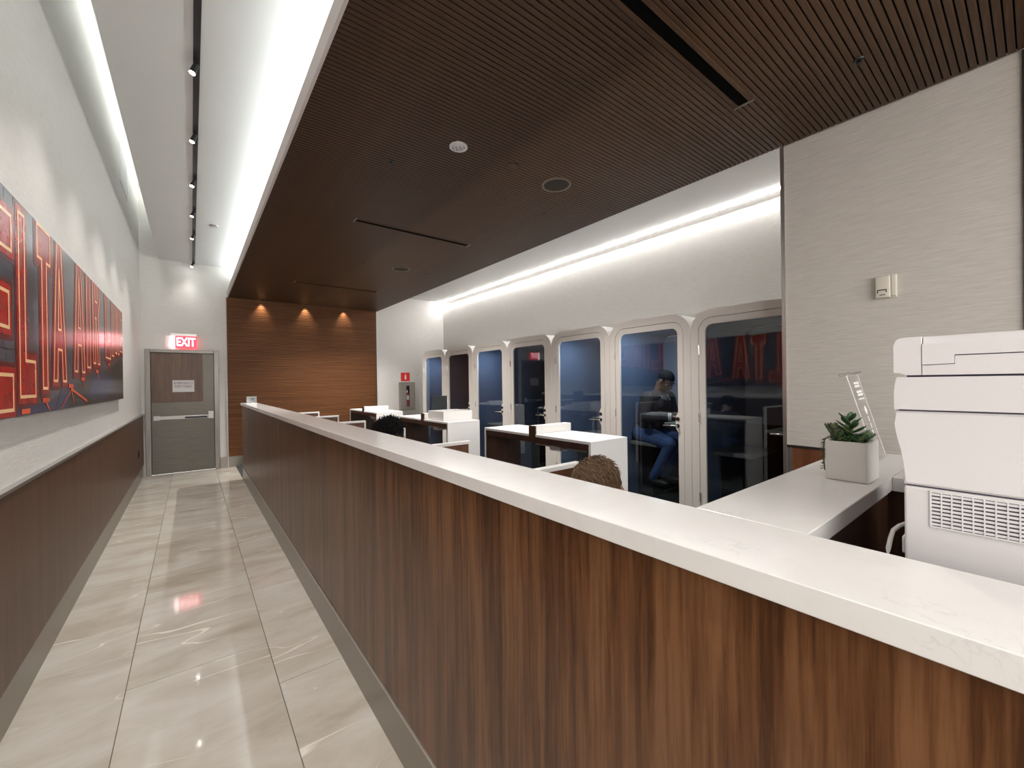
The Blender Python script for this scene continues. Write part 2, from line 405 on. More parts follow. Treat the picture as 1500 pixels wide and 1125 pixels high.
# light strips
o = tag(obj('cove_light', box(B(), 0.665, 0.70, YB, YE - .03, 3.575, 3.59), M_ledc), 'hidden light strip on top of the wood canopy washing the white ceiling', 'light')
o = tag(obj('slot_light', box(B(), -0.452, -0.43, YB, YE - .03, 4.84, 4.87), M_leds), 'hidden light strip in the ceiling slot along the left wall', 'light')
o = thing('linear_light', 'thin bright light line along the ceiling edge above the booths', 'light', (5.07, 5, 3.6))
obj('lens', box(B(), 5.040, 5.060, 1.15, YE - .01, 3.586, 3.600), M_ledw, o)
obj('profile', box(B(), 5.060, 5.070, 1.15, YE - .01, 3.572, 3.600), M_alu, o)
obj('wall_grazer', box(B(), 5.078, 5.09, 1.15, YE - .01, 3.590, 3.600), M_ledg, o)

# ------------------------------------------------------------------ door
d = bpy.data.objects.new('door_1', None); C.objects.link(d); d.location = (-0.11, YE, 0); WL[d.name] = Vector(d.location); d['kind'] = 'structure'
bm = B(); y0, y1 = YE - 0.03, YE + 0.12
box(bm, DX0, DX0 + .075, y0, y1, 0, DZ, 0.004); box(bm, DX1 - .075, DX1, y0, y1, 0, DZ, 0.004); box(bm, DX0 + .075, DX1 - .075, y0, y1, DZ - .055, DZ, 0.004)
obj('door_frame', bm, M_steelv, d)
obj('door_leaf', box(B(), DX0 + .077, DX1 - .077, YE + 0.012, YE + .055, 0.003, DZ - .058, 0.002), M_steel, d)
obj('wood_panel', box(B(), DX0 + .082, 0.165, YE + 0.004, YE + 0.013, 1.255, DZ - .062, 0.001), walnut('walnut_door', (12, 12, 0.7), (0.10, 0.05, 0.026), (0.14, 0.072, 0.04), (0.17, 0.09, 0.05), 0.4), d, True)
pb = obj('push_bar', box(B(), -0.52, 0.27, YE - 0.05, YE - 0.012, 0.955, 1.015, 0.006), M_white, d)
obj('touch_pad', box(B(), -0.10, 0.22, YE - 0.056, YE - 0.045, 0.965, 0.995, 0.003), M_black, pb)
obj('latch_case', box(B(), 0.235, 0.312, YE - 0.062, YE + 0.012, 0.945, 1.075, 0.006), M_white, pb)
obj('end_bracket', box(B(), -0.525, -0.44, YE - 0.045, YE + 0.012, 0.945, 1.022, 0.005), M_white, pb)
nt_ = obj('notice', box(B(), -0.265, 0.04, YE - 0.002, YE + 0.006, 1.435, 1.645), M_paper, d)
obj('lettering', text_bm('EMERGENCY\nEXIT ONLY', 0.047, lambda u, v: (-0.112 + u, YE - 0.0035, 1.562 + v * 1.25), bold=0.0), M_ink, nt_)

# exit sign
e = thing('exit_sign', 'lit red exit sign above the steel door', 'sign', (-0.1, YE, 2.21))
obj('housing', box(B(), -0.285, 0.088, YE - 0.07, YE, 2.425, 2.475, 0.004), M_alu, e)
obj('light_panel', box(B(), -0.22, 0.08, YE - 0.05, YE - 0.03, 2.215, 2.425), M_exitred, e)
obj('side_panel', box(B(), -0.283, -0.22, YE - 0.05, YE - 0.03, 2.215, 2.425), M_exitwhite, e)  # white glare at the sign's left edge, built as a glowing panel
obj('lettering', text_bm('EXIT', 0.21, lambda u, v: (-0.07 + u * 0.62, YE - 0.052, 2.318 + v), bold=0.004), M_exitwhite, e)

# wall outlet on the wainscot near the door
o = thing('wall_outlet', 'small dark outlet low on the brown wainscot near the door', 'outlet', (XL + 0.022, 8.55, 0.49))
obj('plate', box(B(), XL + .022, XL + .028, 8.51, 8.59, 0.43, 0.55, 0.002), M_black, o)
obj('socket', box(B(), XL + .028, XL + .031, 8.53, 8.57, 0.45, 0.53, 0.001), M_slot, o)
# access panel high on the left wall
o = thing('air_grille', 'white framed panel high on the left wall in the lit slot', 'vent', (XL, 7.46, 4.14))
bm = B(); y0, y1, z0, z1 = 7.08, 7.85, 4.14, 4.62
ring(bm, [(y0, z0), (y1, z0), (y1, z1), (y0, z1)], [(y0 + .03, z0 + .03), (y1 - .03, z0 + .03), (y1 - .03, z1 - .03), (y0 + .03, z1 - .03)], 'x', XL, XL + 0.006)
obj('frame', bm, M_ceil, o); obj('panel', box(B(), XL, XL + 0.003, y0 + .03, y1 - .03, z0 + .03, z1 - .03), M_ceil, o)

# ================================================================== COUNTER
XF = 0.65; CT = 1.25; ST = 0.038
c = thing('reception_counter', 'long walnut counter body with stainless kick plate beside the corridor', 'counter', (0.75, 4, 0))
obj('front_panel', box(B(), XF, XF + 0.02, -2.2, 8.05, 0.2, CT - ST), M_counter, c)
obj('core', box(B(), XF + 0.02, 0.82, -2.2, 8.05, 0.0, CT - ST), M_darkwood, c)
obj('kick_plate', box(B(), XF - 0.004, XF + 0.02, -2.2, 8.05, 0.0, 0.188), M_kick, c)
obj('kick_trim', box(B(), XF - 0.006, XF + 0.01, -2.2, 8.05, 0.188, 0.2, 0.001), M_alu, c)
t = thing('countertop', 'white quartz countertop with faint veins on the walnut counter', 'countertop', (0.74, 4, CT - ST))
obj('slab', box(B(), 0.63, 0.842, -2.2, 8.065, CT - ST, CT, 0.0015, 1), M_quartz, t)
obj('slab', box(B(), 0.8425, 1.95, 0.25, 0.452, CT - ST, CT, 0.0015, 1), M_quartz, t)
obj('slab', box(B(), 1.50, 1.95, -1.5, 0.2499, CT - ST, CT, 0.0015, 1), M_quartz, t)
r = thing('counter_return', 'dark wood base under the cross section of countertop by the printer', 'counter', (1.4, 0.35, 0))
obj('panel', box(B(), 0.825, 1.94, 0.262, 0.44, 0, CT - ST), M_darkwood, r)
obj('return_panel', box(B(), 1.52, 1.94, -1.6, 0.262, 0, CT - ST), M_darkwood, r)
s = thing('printer_stand', 'low work surface hidden under the white printer', 'table', (1.16, -0.3, 0))
obj('top', box(B(), 0.825, 1.515, -1.5, 0.255, 0.90, 0.935), M_deck, s); obj('end_panel', box(B(), 0.83, 1.5, -1.5, -1.46, 0, 0.9), M_deck, s)

# ------------------------------------------------------------------ printer
PX = 0.90
p = thing('printer', 'large white office printer behind the counter at right', 'printer', (1.15, -0.1, 0.935))
YN = -0.38
def pbox(name, x0, x1, y0, y1, z0, z1, bev, mat=M_printer, par=p): return obj(name, box(B(), x0, x1, y0, y1, z0, z1, bev, 3), mat, par, smooth='auto')
pbox('lower_body', PX, 1.40, YN, 0.136, 0.937, 1.3475, 0.004)
bm = B()
prism(bm, [(YN, 1.350), (0.136, 1.350), (0.1362, 1.385), (0.139, 1.405), (0.1435, 1.425), (0.1465, 1.445), (0.1468, 1.4665), (YN, 1.4665)], 'x', PX - 0.0005, 1.40)
es = [e_ for e_ in bm.edges if abs(e_.verts[0].co.x - e_.verts[1].co.x) < 1e-6]
bmesh.ops.bevel(bm, geom=es, offset=0.003, segments=2, affect='EDGES')
obj('upper_body', bm, M_printer, p, smooth='auto')
bm = B()
prism(bm, [(YN, 1.469), (0.1468, 1.469), (0.1468, 1.495), (0.1455, 1.51), (0.143, 1.5205), (YN, 1.5205)], 'x', PX, 1.40)
obj('scanner_bed', bm, M_printer, p)
obj('seam', box(B(), PX + 0.004, 1.39, YN + .01, 0.134, 1.3475, 1.35), M_groove, p)
obj('seam', box(B(), PX + 0.004, 1.39, YN + .01, 0.141, 1.4663, 1.4692), M_groove, p)
obj('seam', box(B(), PX + 0.006, 1.39, YN + .01, 0.132, 1.5203, 1.5235), M_groove, p)
# document feeder: hinge block, lid with stepped lower edge, tray below
bm = B()
prism(bm, [(0.1145, 1.5235), (0.133, 1.5235), (0.1375, 1.527), (0.1465, 1.528), (0.1468, 1.571), (0.1435, 1.5805), (0.138, 1.5835), (0.1145, 1.5835)], 'x', PX - 0.001, 1.38)
obj('hinge_block', bm, M_printer, p)
bm = B()
prism(bm, [(0.1135, 1.5395), (0.1135, 1.5835), (YN, 1.5835), (YN, 1.5535), (0.079, 1.5535), (0.079, 1.5405)], 'x', PX - 0.0015, 1.36)
es = [e_ for e_ in bm.edges if abs(e_.verts[0].co.z - 1.5835) < 1e-4 and abs(e_.verts[1].co.z - 1.5835) < 1e-4 and abs(e_.verts[0].co.x - e_.verts[1].co.x) < 1e-5]
bmesh.ops.bevel(bm, geom=es, offset=0.012, segments=4, affect='EDGES')
obj('feeder_lid', bm, M_printer, p, smooth='auto')
bm = B()
prism(bm, [(0.1135, 1.5235), (0.1135, 1.5385), (0.0785, 1.5395), (0.0785, 1.552), (YN, 1.552), (YN, 1.5235)], 'x', PX - 0.0005, 1.37)
obj('feeder_tray', bm, M_printer, p)
obj('seam', box(B(), PX + 0.004, 1.3, 0.0, 0.113, 1.537, 1.5415), M_groove, p)
obj('seam', box(B(), PX + 0.004, 1.3, YN + .01, 0.079, 1.5515, 1.554), M_groove, p)
# vent grille: recess dark panel with bars
vy0, vy1, vz0, vz1 = -0.155, 0.1045, 1.291, 1.3425
obj('vent_back', box(B(), PX - 0.0004, PX + 0.002, vy0, vy1, vz0, vz1), M_groove, p)
vg = obj('vent_rim', ring(B(), [(vy0 - .002, vz0 - .002), (vy1 + .002, vz0 - .002), (vy1 + .002, vz1 + .002), (vy0 - .002, vz1 + .002)], [(vy0, vz0), (vy1, vz0), (vy1, vz1), (vy0, vz1)], 'x', PX - 0.0022, PX), M_printer, p)
nr = 9; hz = (vz1 - vz0) / nr
for i in range(1, nr + 1):
    zz = vz0 + (i - 0.5) * hz + hz * 0.02
    obj('vent_bar', box(B(), PX - 0.0018, PX - 0.0002, vy0, vy1, zz - hz * 0.29, zz + hz * 0.29), M_printer, vg)
yy = vy1 - 0.0105
while yy > vy0:
    obj('vent_rib', box(B(), PX - 0.0026, PX - 0.0002, yy - 0.0008, yy + 0.0008, vz0, vz1), M_printer, vg); yy -= 0.0108
obj('side_clip', box(B(), PX + 0.01, PX + 0.035, 0.136, 0.1405, 1.235, 1.262, 0.002), M_printer, p)
o = tag(obj('power_cord', tube(B(), [(1.30, 0.15, 1.185), (1.265, 0.165, 1.197), (1.225, 0.18, 1.204), (1.18, 0.186, 1.206), (1.145, 0.19, 1.203), (1.12, 0.19, 1.193), (1.10, 0.19, 1.178), (1.075, 0.19, 1.14), (1.05, 0.19, 1.06), (1.04, 0.19, 0.96), (1.04, 0.19, 0.941)], 0.0042), M_cord, smooth=True), 'white power cord looping behind the printer', 'cord')

# ------------------------------------------------------------------ planter with succulents
q = thing('succulent_planter', 'square white ceramic planter with green succulents on the quartz counter', 'plant', (1.41, 0.317, CT))
M_ceramic = plain('white_ceramic', (0.70, 0.675, 0.64), 0.3)
M_soil = textured('dark_soil', (300, 300, 300), [(0.3, (0.012, 0.012, 0.006)), (0.7, (0.05, 0.05, 0.025))], 0.95, bs=0.8, bd=0.004)
x0, x1, y0, y1 = 1.352, 1.470, 0.270, 0.362
bm = B(); outer = rrect(x0, x1, y0, y1, 0.008); inner = rrect(x0 + .008, x1 - .008, y0 + .008, y1 - .008, 0.004)
ring(bm, outer, inner, 'z', CT + 0.001, CT + 0.103); prism(bm, rrect(x0 + .006, x1 - .006, y0 + .006, y1 - .006, 0.004), 'z', CT + 0.001, CT + 0.012)
obj('pot', bm, M_ceramic, q)
obj('soil', box(B(), x0 + .0085, x1 - .0085, y0 + .0085, y1 - .0085, CT + 0.05, CT + 0.094), M_soil, q)
M_leaf = [textured('succulent_leaf_%s' % n_, (60, 60, 60), [(0.3, a_), (0.7, b_)], 0.4) for n_, a_, b_ in
          (('deep', (0.022, 0.07, 0.024), (0.055, 0.15, 0.05)), ('olive', (0.06, 0.10, 0.025), (0.13, 0.19, 0.055)), ('dusky', (0.03, 0.035, 0.02), (0.06, 0.06, 0.03)))]
def leaf_mesh(kind):
    bm = B()
    if kind == 'pad':    # flat pointed pad
        n = 7; prev = None
        for i in range(n + 1):
            t_ = i / n; w = 0.55 * math.sin(PI * min(1, t_ * 0.90 + 0.05)) ** 0.75 * (0.62 + 0.5 * t_); th = 0.16 * math.sin(PI * (t_ * 0.9 + 0.08)) ** 0.8
            zc = 0.25 * t_ * t_
            ringv = [bm.verts.new((t_ * 2, w * math.cos(a), zc + th * math.sin(a))) for a in [2 * PI * k / 8 for k in range(8)]]
            if prev:
                for k in range(8): bm.faces.new((prev[k], prev[(k+1) % 8], ringv[(k+1) % 8], ringv[k]))
            else: bm.faces.new(ringv[::-1])
            prev = ringv
        bm.faces.new(prev)
    else:
        ball(bm, (0.9, 0, 0), (0.95, 0.42, 0.36), seg=10, rings=7)
    bmesh.ops.recalc_face_normals(bm, faces=bm.faces)
    me = bpy.data.meshes.new('leaf'); bm.to_mesh(me); bm.free()
    for pl in me.polygons: pl.use_smooth = True
    return me
LEAFM = []
for k_ in ('pad', 'bud'):
    for m_ in M_leaf:
        me = leaf_mesh(k_); me.materials.append(m_); LEAFM.append(me)
def leaf(par, pos, direction, size, me, roll=0.0):
    o_ = bpy.data.objects.new('leaf', me); C.objects.link(o_); o_.parent = par
    dq = Vector(direction).normalized().to_track_quat('X', 'Z'); o_.rotation_mode = 'QUATERNION'
    o_.rotation_quaternion = dq @ Matrix.Rotation(roll, 3, 'X').to_quaternion()
    o_.location = Vector(pos) - WL[q.name]; o_.scale = (size, size, size); return o_
zs = CT + 0.094
def stem(pts, r): return obj('stem', tube(B(), pts, r, 6), M_leaf[1], q, smooth=True)
# upright plant with opposite flat leaves
base = Vector((1.405, 0.312, zs)); top = Vector((1.395, 0.318, zs + 0.062))
s_ = stem([base, (base + top) / 2, top], [0.004, 0.0035, 0.0025])
for lvl in range(6):
    pt = base.lerp(top, 0.12 + lvl * 0.17); a0 = lvl * 1.25
    for k in range(3):
        a = a0 + k * PI / 1.5 + random.uniform(-.25, .25)
        leaf(s_, pt, (math.cos(a), math.sin(a), 0.25 + 0.11 * lvl), 0.0235 - 0.0014 * lvl, LEAFM[0 if random.random() < .8 else 1])
for (bx, by, lean) in ((1.385, 0.342, (-0.10, 0.16)), (1.372, 0.335, (-0.25, 0.1)), (1.40, 0.335, (0, 0.3)), (1.43, 0.352, (0.1, 0.4))):
    b0 = Vector((bx, by, zs)); t0 = b0 + Vector((lean[0] * 0.06, lean[1] * 0.06, 0.036 + random.uniform(0, .008)))
    s_ = stem([b0, (b0 + t0) / 2, t0], [0.0035, 0.003, 0.002])
    for lvl in range(5):
        pt = b0.lerp(t0, 0.15 + lvl * 0.2)
        for k in range(3):
            a = lvl * 1.1 + k * 2.1 + random.uniform(-.3, .3)
            leaf(s_, pt, (math.cos(a), math.sin(a), 0.9 + 0.1 * lvl), 0.0095, LEAFM[random.choice((3, 4, 4, 5))])
for (bx, by) in ((1.42, 0.285), (1.40, 0.280), (1.445, 0.295), (1.372, 0.29), (1.375, 0.315), (1.44, 0.33)):
    b0 = Vector((bx, by, zs)); s_ = stem([b0, b0 + Vector((0, 0, 0.014)), b0 + Vector((0.001, 0, 0.022))], [0.003, 0.0025, 0.002])
    for k in range(7):
        a = k * 0.9 + random.random()
        leaf(s_, b0 + Vector((0, 0, 0.006 + 0.002 * k)), (math.cos(a), math.sin(a), 0.3 + random.random() * .5), 0.011, LEAFM[random.choice((0, 0, 1))])
# trailing strand over the left rim
pts = [Vector(v_) for v_ in ((1.40, 0.345, zs), (1.40, 0.364, zs + 0.016), (1.40, 0.374, zs + 0.004), (1.40, 0.377, zs - 0.025), (1.40, 0.376, zs - 0.055), (1.40, 0.374, zs - 0.078))]
s_ = stem(pts, 0.0018)
for i in range(22):
    f_ = i / 21 * (len(pts) - 1.001); j = int(f_); pt = pts[j].lerp(pts[j + 1], f_ - j); a = i * 2.4
    leaf(s_, pt, (math.cos(a), abs(math.sin(a)) * .8 + .1, -0.5), 0.0062, LEAFM[random.choice((0, 2, 2))])

# acrylic sign leaning behind the planter
a = thing('acrylic_sign', 'clear slanted acrylic sign holder behind the succulent planter', 'sign', (1.78, 0.36, CT))
bl, br_, tl, tr = Vector((1.70, 0.318, CT + 0.004)), Vector((1.86, 0.325, CT + 0.004)), Vector((1.66, 0.385, CT + 0.282)), Vector((1.82, 0.392, CT + 0.287))
nn = (br_ - bl).cross(tl - bl).normalized()
def slab4(P4, th, n_):
    bm = B(); A_ = [bm.verts.new(v) for v in P4]; D_ = [bm.verts.new(v + n_ * th) for v in P4]
    for i in range(4): bm.faces.new((A_[i], A_[(i+1) % 4], D_[(i+1) % 4], D_[i]))
    bm.faces.new(A_[::-1]); bm.faces.new(D_); return bm
obj('front_sheet', slab4([bl, br_, tr, tl], 0.003, nn), M_acrylic, a)
M_edge = plain('acrylic_edge', (0.72, 0.72, 0.70), 0.2)
for P0, P1 in ((bl, tl), (br_, tr)):
    obj('edge', tube(B(), [P0, P0.lerp(P1, .5), P1], 0.0013, 6), M_edge, a)
obj('foot', box(B(), 1.70, 1.86, 0.325, 0.42, CT + 0.001, CT + 0.004), M_acrylic, a)
for P0 in (tl, tr):
    obj('standoff', cone(B(), P0 + nn * 0.012, P0 - nn * 0.02, 0.004, 0.004, 10), M_chrome, a)
def on_sheet(u, v):
    return tl.lerp(bl, v).lerp(tr.lerp(br_, v), u) + nn * 0.0042
M_frost = plain('white_print', (0.75, 0.73, 0.71), 0.5)
bm = B()
def strip(u0, u1, v0, v1): bm.faces.new([bm.verts.new(on_sheet(*uv)) for uv in ((u0, v0), (u1, v0), (u1, v1), (u0, v1))])
for (v, w) in ((0.10, .46), (0.135, .46), (0.20, .50), (0.235, .5), (0.29, .5)):
    u = 0.25
    while u < 0.25 + w:
        du = random.uniform(.03, .07); strip(u, min(u + du, .25 + w), v, v + (0.026 if v < .28 else .014)); u += du + 0.012
cu_, cv_ = 0.5, 0.43
bm.faces.new([bm.verts.new(on_sheet(cu_ + du, cv_ + dv)) for du, dv in ((-.10, 0), (0, -.055), (.10, 0), (.03, .05), (-.03, .05))])
strip(.47, .53, .50, .56); strip(.46, .52, .58, .64); strip(.42, .5, .66, .70)
obj('printing', bm, M_frost, a, fix=False)

# small sign at the far end of the counter
a = thing('counter_sign', 'tiny white card in a clear stand on the far end of the counter', 'sign', (0.76, 7.9, CT))
obj('card', box(B(), 0.70, 0.84, 7.90, 7.903, CT + 0.012, CT + 0.105), M_paper, a)
obj('stand', box(B(), 0.69, 0.85, 7.88, 7.93, CT + 0.0005, CT + 0.006), M_acrylic, a)
obj('cover', box(B(), 0.695, 0.845, 7.892, 7.896, CT + 0.006, CT + 0.112), M_acrylic, a)
M_blue = plain('blue_print', (0.10, 0.18, 0.42), 0.5)
bm = B(); box(bm, 0.745, 0.805, 7.8985, 7.8998, CT + 0.066, CT + 0.074); box(bm, 0.765, 0.80, 7.8985, 7.8998, CT + 0.052, CT + 0.062); box(bm, 0.735, 0.81, 7.8985, 7.8998, CT + 0.03, CT + 0.034)
obj('printing', bm, M_blue, a)

# ------------------------------------------------------------------ thermostat on the partition
o = thing('wall_thermostat', 'cream thermostat with a small dark slot on the beige partition wall', 'thermostat', (3.41, 0.59, 2.01))
M_cream = plain('cream_plastic', (0.60, 0.56, 0.47), 0.45)
obj('base_plate', box(B(), 3.402, 3.41, 0.535, 0.652, 2.01, 2.155, 0.003), M_cream, o)
obj('cover', box(B(), 3.376, 3.402, 0.562, 0.634, 2.015, 2.148, 0.007, 3), M_cream, o, smooth='auto')
obj('side_box', box(B(), 3.386, 3.403, 0.537, 0.560, 2.02, 2.150, 0.003), M_cream, o)
bm = B(); box(bm, 3.3745, 3.377, 0.578, 0.622, 2.06, 2.066); box(bm, 3.3745, 3.377, 0.618, 0.622, 2.045, 2.066); box(bm, 3.3745, 3.377, 0.578, 0.582, 2.045, 2.066)
box(bm, 3.3745, 3.377, 0.585, 0.612, 2.03, 2.035)
obj('slot', bm, M_black, o)

# ================================================================== CEILING FITTINGS
def diffuser(y, label):
    o = thing('linear_diffuser', label, 'vent', (2.0, y, ZW), 'black slot diffusers in the wood ceiling')
    x0, x1 = 1.34, 2.67
    for yy_ in (-0.052, 0.030): obj('blade', box(B(), x0 - 2.0, x1 - 2.0, yy_, yy_ + 0.022, -0.006, 0.012, 0.001, 1), M_slat, o, world=False)
    obj('slot', box(B(), x0 - 2.0, x1 - 2.0, -0.029, 0.029, -0.0015, 0.012), M_slot, o, world=False)
    obj('end_cap', box(B(), x1 - 2.0, x1 - 2.0 + 0.012, -0.058, 0.058, -0.008, 0.012), M_kick, o, world=False)
    obj('end_cap', box(B(), x0 - 2.012, x0 - 2.0, -0.058, 0.058, -0.008, 0.012), M_kick, o, world=False)
    return o
d0 = diffuser(1.10, 'long black slot diffuser nearest the camera in the wood ceiling')
index_kids()
dup(d0, (2.0, 4.27, ZW), 'black slot diffuser in the middle of the wood ceiling')
dup(d0, (2.0, 7.38, ZW), 'black slot diffuser farthest away, near the ribbed end wall')
M_spk = textured('speaker_mesh', (900, 900, 900), [(0.4, (0.022, 0.015, 0.009)), (0.6, (0.055, 0.04, 0.025))], 0.7)
M_spkr = plain('speaker_rim', (0.20, 0.16, 0.115), 0.5)
def disc_ring(bm, r0, r1, z0, z1, seg=32):
    ring(bm, [(r1 * math.cos(2*PI*k/seg), r1 * math.sin(2*PI*k/seg)) for k in range(seg)], [(r0 * math.cos(2*PI*k/seg), r0 * math.sin(2*PI*k/seg)) for k in range(seg)], 'z', z0, z1); return bm
sp = thing('ceiling_speaker', 'larger brown round ceiling speaker, the nearer of two', 'speaker', (2.47, 2.52, ZW), 'brown ceiling speakers')
obj('rim', disc_ring(B(), 0.108, 0.125, -0.008, 0.006), M_spkr, sp, world=False); obj('grille', cone(B(), (0, 0, 0.004), (0, 0, -0.003), 0.108, 0.108, 32), M_spk, sp, world=False)
index_kids(); dup(sp, (2.425, 5.71, ZW), 'brown round ceiling speaker, the farther of two near the slot diffuser')
dt = thing('sprinkler_cover', 'white round cover plate, brightest disc on the wood ceiling', 'sprinkler', (1.515, 2.527, ZW))
obj('plate', disc_ring(B(), 0.046, 0.064, -0.007, 0.004), M_white, dt, world=False); obj('lens', cone(B(), (0, 0, 0.003), (0, 0, -0.012), 0.046, 0.036, 24), plain('pale_lens', (0.62, 0.62, 0.64), 0.25), dt, world=False)
for k in range(4): obj('led', cone(B(), (0.018 * math.cos(k * PI/2), 0.018 * math.sin(k * PI/2), -0.011), (0.018 * math.cos(k * PI/2), 0.018 * math.sin(k * PI/2), -0.0145), 0.007, 0.005, 8), M_chrome, dt, world=False)
dt = thing('sensor_cover', 'small brown round cover between white disc and speaker on wood ceiling', 'sensor', (1.98, 2.50, ZW))
obj('plate', cone(B(), (0, 0, 0.003), (0, 0, -0.01), 0.045, 0.042, 24), M_slat, dt, world=False); obj('lip', disc_ring(B(), 0.042, 0.05, -0.004, 0.003), M_spk, dt, world=False)
PIN = [(1.6, 0.72, 'added black pinhole fill light in the wood ceiling straight above the succulent planter, outside the view'), (2.775, 3.015, 'tiny black pinhole downlight in the wood ceiling beyond the nearer speaker'),  # the planter one is an added fill lamp, out of view
       (1.89, 5.72, 'tiny black pinhole downlight in the wood ceiling left of the farther speaker'), (2.85, 5.75, 'tiny black pinhole downlight in the wood ceiling right of the farther speaker'),
       (1.89, 8.2, 'added tiny black pinhole light in the wood ceiling near the ribbed wall, left one'), (2.85, 8.2, 'added tiny black pinhole light in the wood ceiling near the ribbed wall, right one')]  # both lamps by the ribbed wall are added for lounge light
for x, y, lb in ((1.203, 2.99, 'tiny black sprinkler on the wood ceiling left of the white disc'), (2.80, 0.579, 'small black sprinkler on the wood ceiling above the beige partition')):
    o = thing('fire_sprinkler', lb, 'sprinkler', (x, y, ZW))
    obj('escutcheon', cone(B(), (0, 0, 0.003), (0, 0, -0.006), 0.026, 0.022, 16), M_black, o, world=False)
    obj('nozzle', cone(B(), (0, 0, -0.006), (0, 0, -0.02), 0.009, 0.012, 12), M_black, o, world=False)
o = thing('fire_sprinkler', 'small round grey disc on the white corridor ceiling right of the track', 'sprinkler', (0.274, 7.06, ZC))
obj('escutcheon', cone(B(), (0, 0, 0.0), (0, 0, -0.008), 0.055, 0.05, 20), M_alu, o, world=False); obj('nozzle', cone(B(), (0, 0, -0.008), (0, 0, -0.012), 0.03, 0.028, 16), M_fascia, o, world=False)

# track and spotlights
tk = thing('lighting_track', 'long black lighting track on the white corridor ceiling', 'track', (0.055, 4, ZC))
bm = B(); box(bm, 0.036, 0.074, YB + .1, 9.38, ZC - 0.012, ZC); obj('rail', bm, M_black, tk)
obj('end_cap', box(B(), 0.034, 0.076, 9.38, 9.40, ZC - 0.014, ZC), M_black, tk)
def spot_lamp(name, loc, target, power, size, blend, par, col=(1, 0.95, 0.9), rad=0.02):
    l = bpy.data.lights.new(name, 'SPOT'); l.energy = power; l.spot_size = size; l.spot_blend = blend; l.color = col; l.shadow_soft_size = rad
    o_ = bpy.data.objects.new(name, l); C.objects.link(o_); o_.parent = par
    o_.location = Vector(loc) - Vector(par.location)
    o_.rotation_euler = (Vector(target) - Vector(loc)).to_track_quat('-Z', 'Y').to_euler(); return o_
ordn = ['nearest', 'second nearest', 'third', 'fourth', 'fifth', 'farthest']
for i, y in enumerate((0.55, 1.55, 2.55, 3.55, 4.55, 5.56, 6.55, 7.54, 9.28)):
    lb = 'small black track spotlight, %s of the six visible along the track' % ordn[i - 3] if i >= 3 else ('black track spotlight behind the view, rearmost one', 'black track spotlight above the view, between two others', 'black track spotlight above the view, just before the nearest visible one')[i]
    o = thing('track_spotlight', lb, 'light', (0.055, y, ZC - 0.012), 'black track spotlights')
    dirv = Vector((-0.36, -0.05, -1)).normalized(); a0 = Vector((0.0, 0, -0.012)); a1 = a0 + dirv * 0.075
    obj('adapter', box(B(), -0.014, 0.014, -0.03, 0.03, -0.014, 0.0), M_black, o, world=False)
    b_ = B(); cone(b_, a0, a1, 0.017, 0.021, 16); obj('body', b_, M_black, o, world=False)
    b_ = B(); cone(b_, a1, a1 + dirv * 0.003, 0.0175, 0.0175, 16); obj('lens', b_, M_lens, o, world=False)
    L0 = Vector(o.location) + a1 + dirv * 0.012
    spot_lamp('lamp', L0, (-0.38, y - (0.08 if y < 9 else 0.6), 0.0), P_TRACK if y < 9 else P_TRACK * .25, math.radians(88), 1.0, o, rad=0.05)
# pinhole downlights: a black baffle around a deep-set lamp
for x, y, lb in PIN:
    o = thing('pinhole_downlight', lb, 'light', (x, y, ZW), 'pinhole downlights in the wood ceiling')
    obj('trim', disc_ring(B(), 0.016, 0.026, -0.005, 0.003, 20), M_black, o, world=False)
    obj('baffle', disc_ring(B(), 0.013, 0.017, -0.004, 0.012, 20), M_black, o, world=False)
    spot_lamp('lamp', (x, y, ZW - 0.012), (x, y, 0), P_PIN * (0.14 if y < 1 else 1.0), math.radians(114), 1.0, o, (1, 0.95, 0.89), 0.012)
# wall washers over the ribbed wall
for x, w in ((1.10, 'left'), (1.885, 'middle'), (2.65, 'right')):
    o = thing('recessed_downlight', 'tiny recessed downlight over the ribbed wood wall, %s of three' % w, 'light', (x, YE - 0.085, ZW), 'downlights over the ribbed wall')
    obj('trim', disc_ring(B(), 0.024, 0.03, -0.004, 0.003, 20), M_black, o, world=False)
    spot_lamp('lamp', (x, YE - 0.085, ZW - 0.012), (x, YE - 0.03, 2.2), P_DOWN, math.radians(75), 1.0, o, (1, 0.86, 0.7), 0.015)

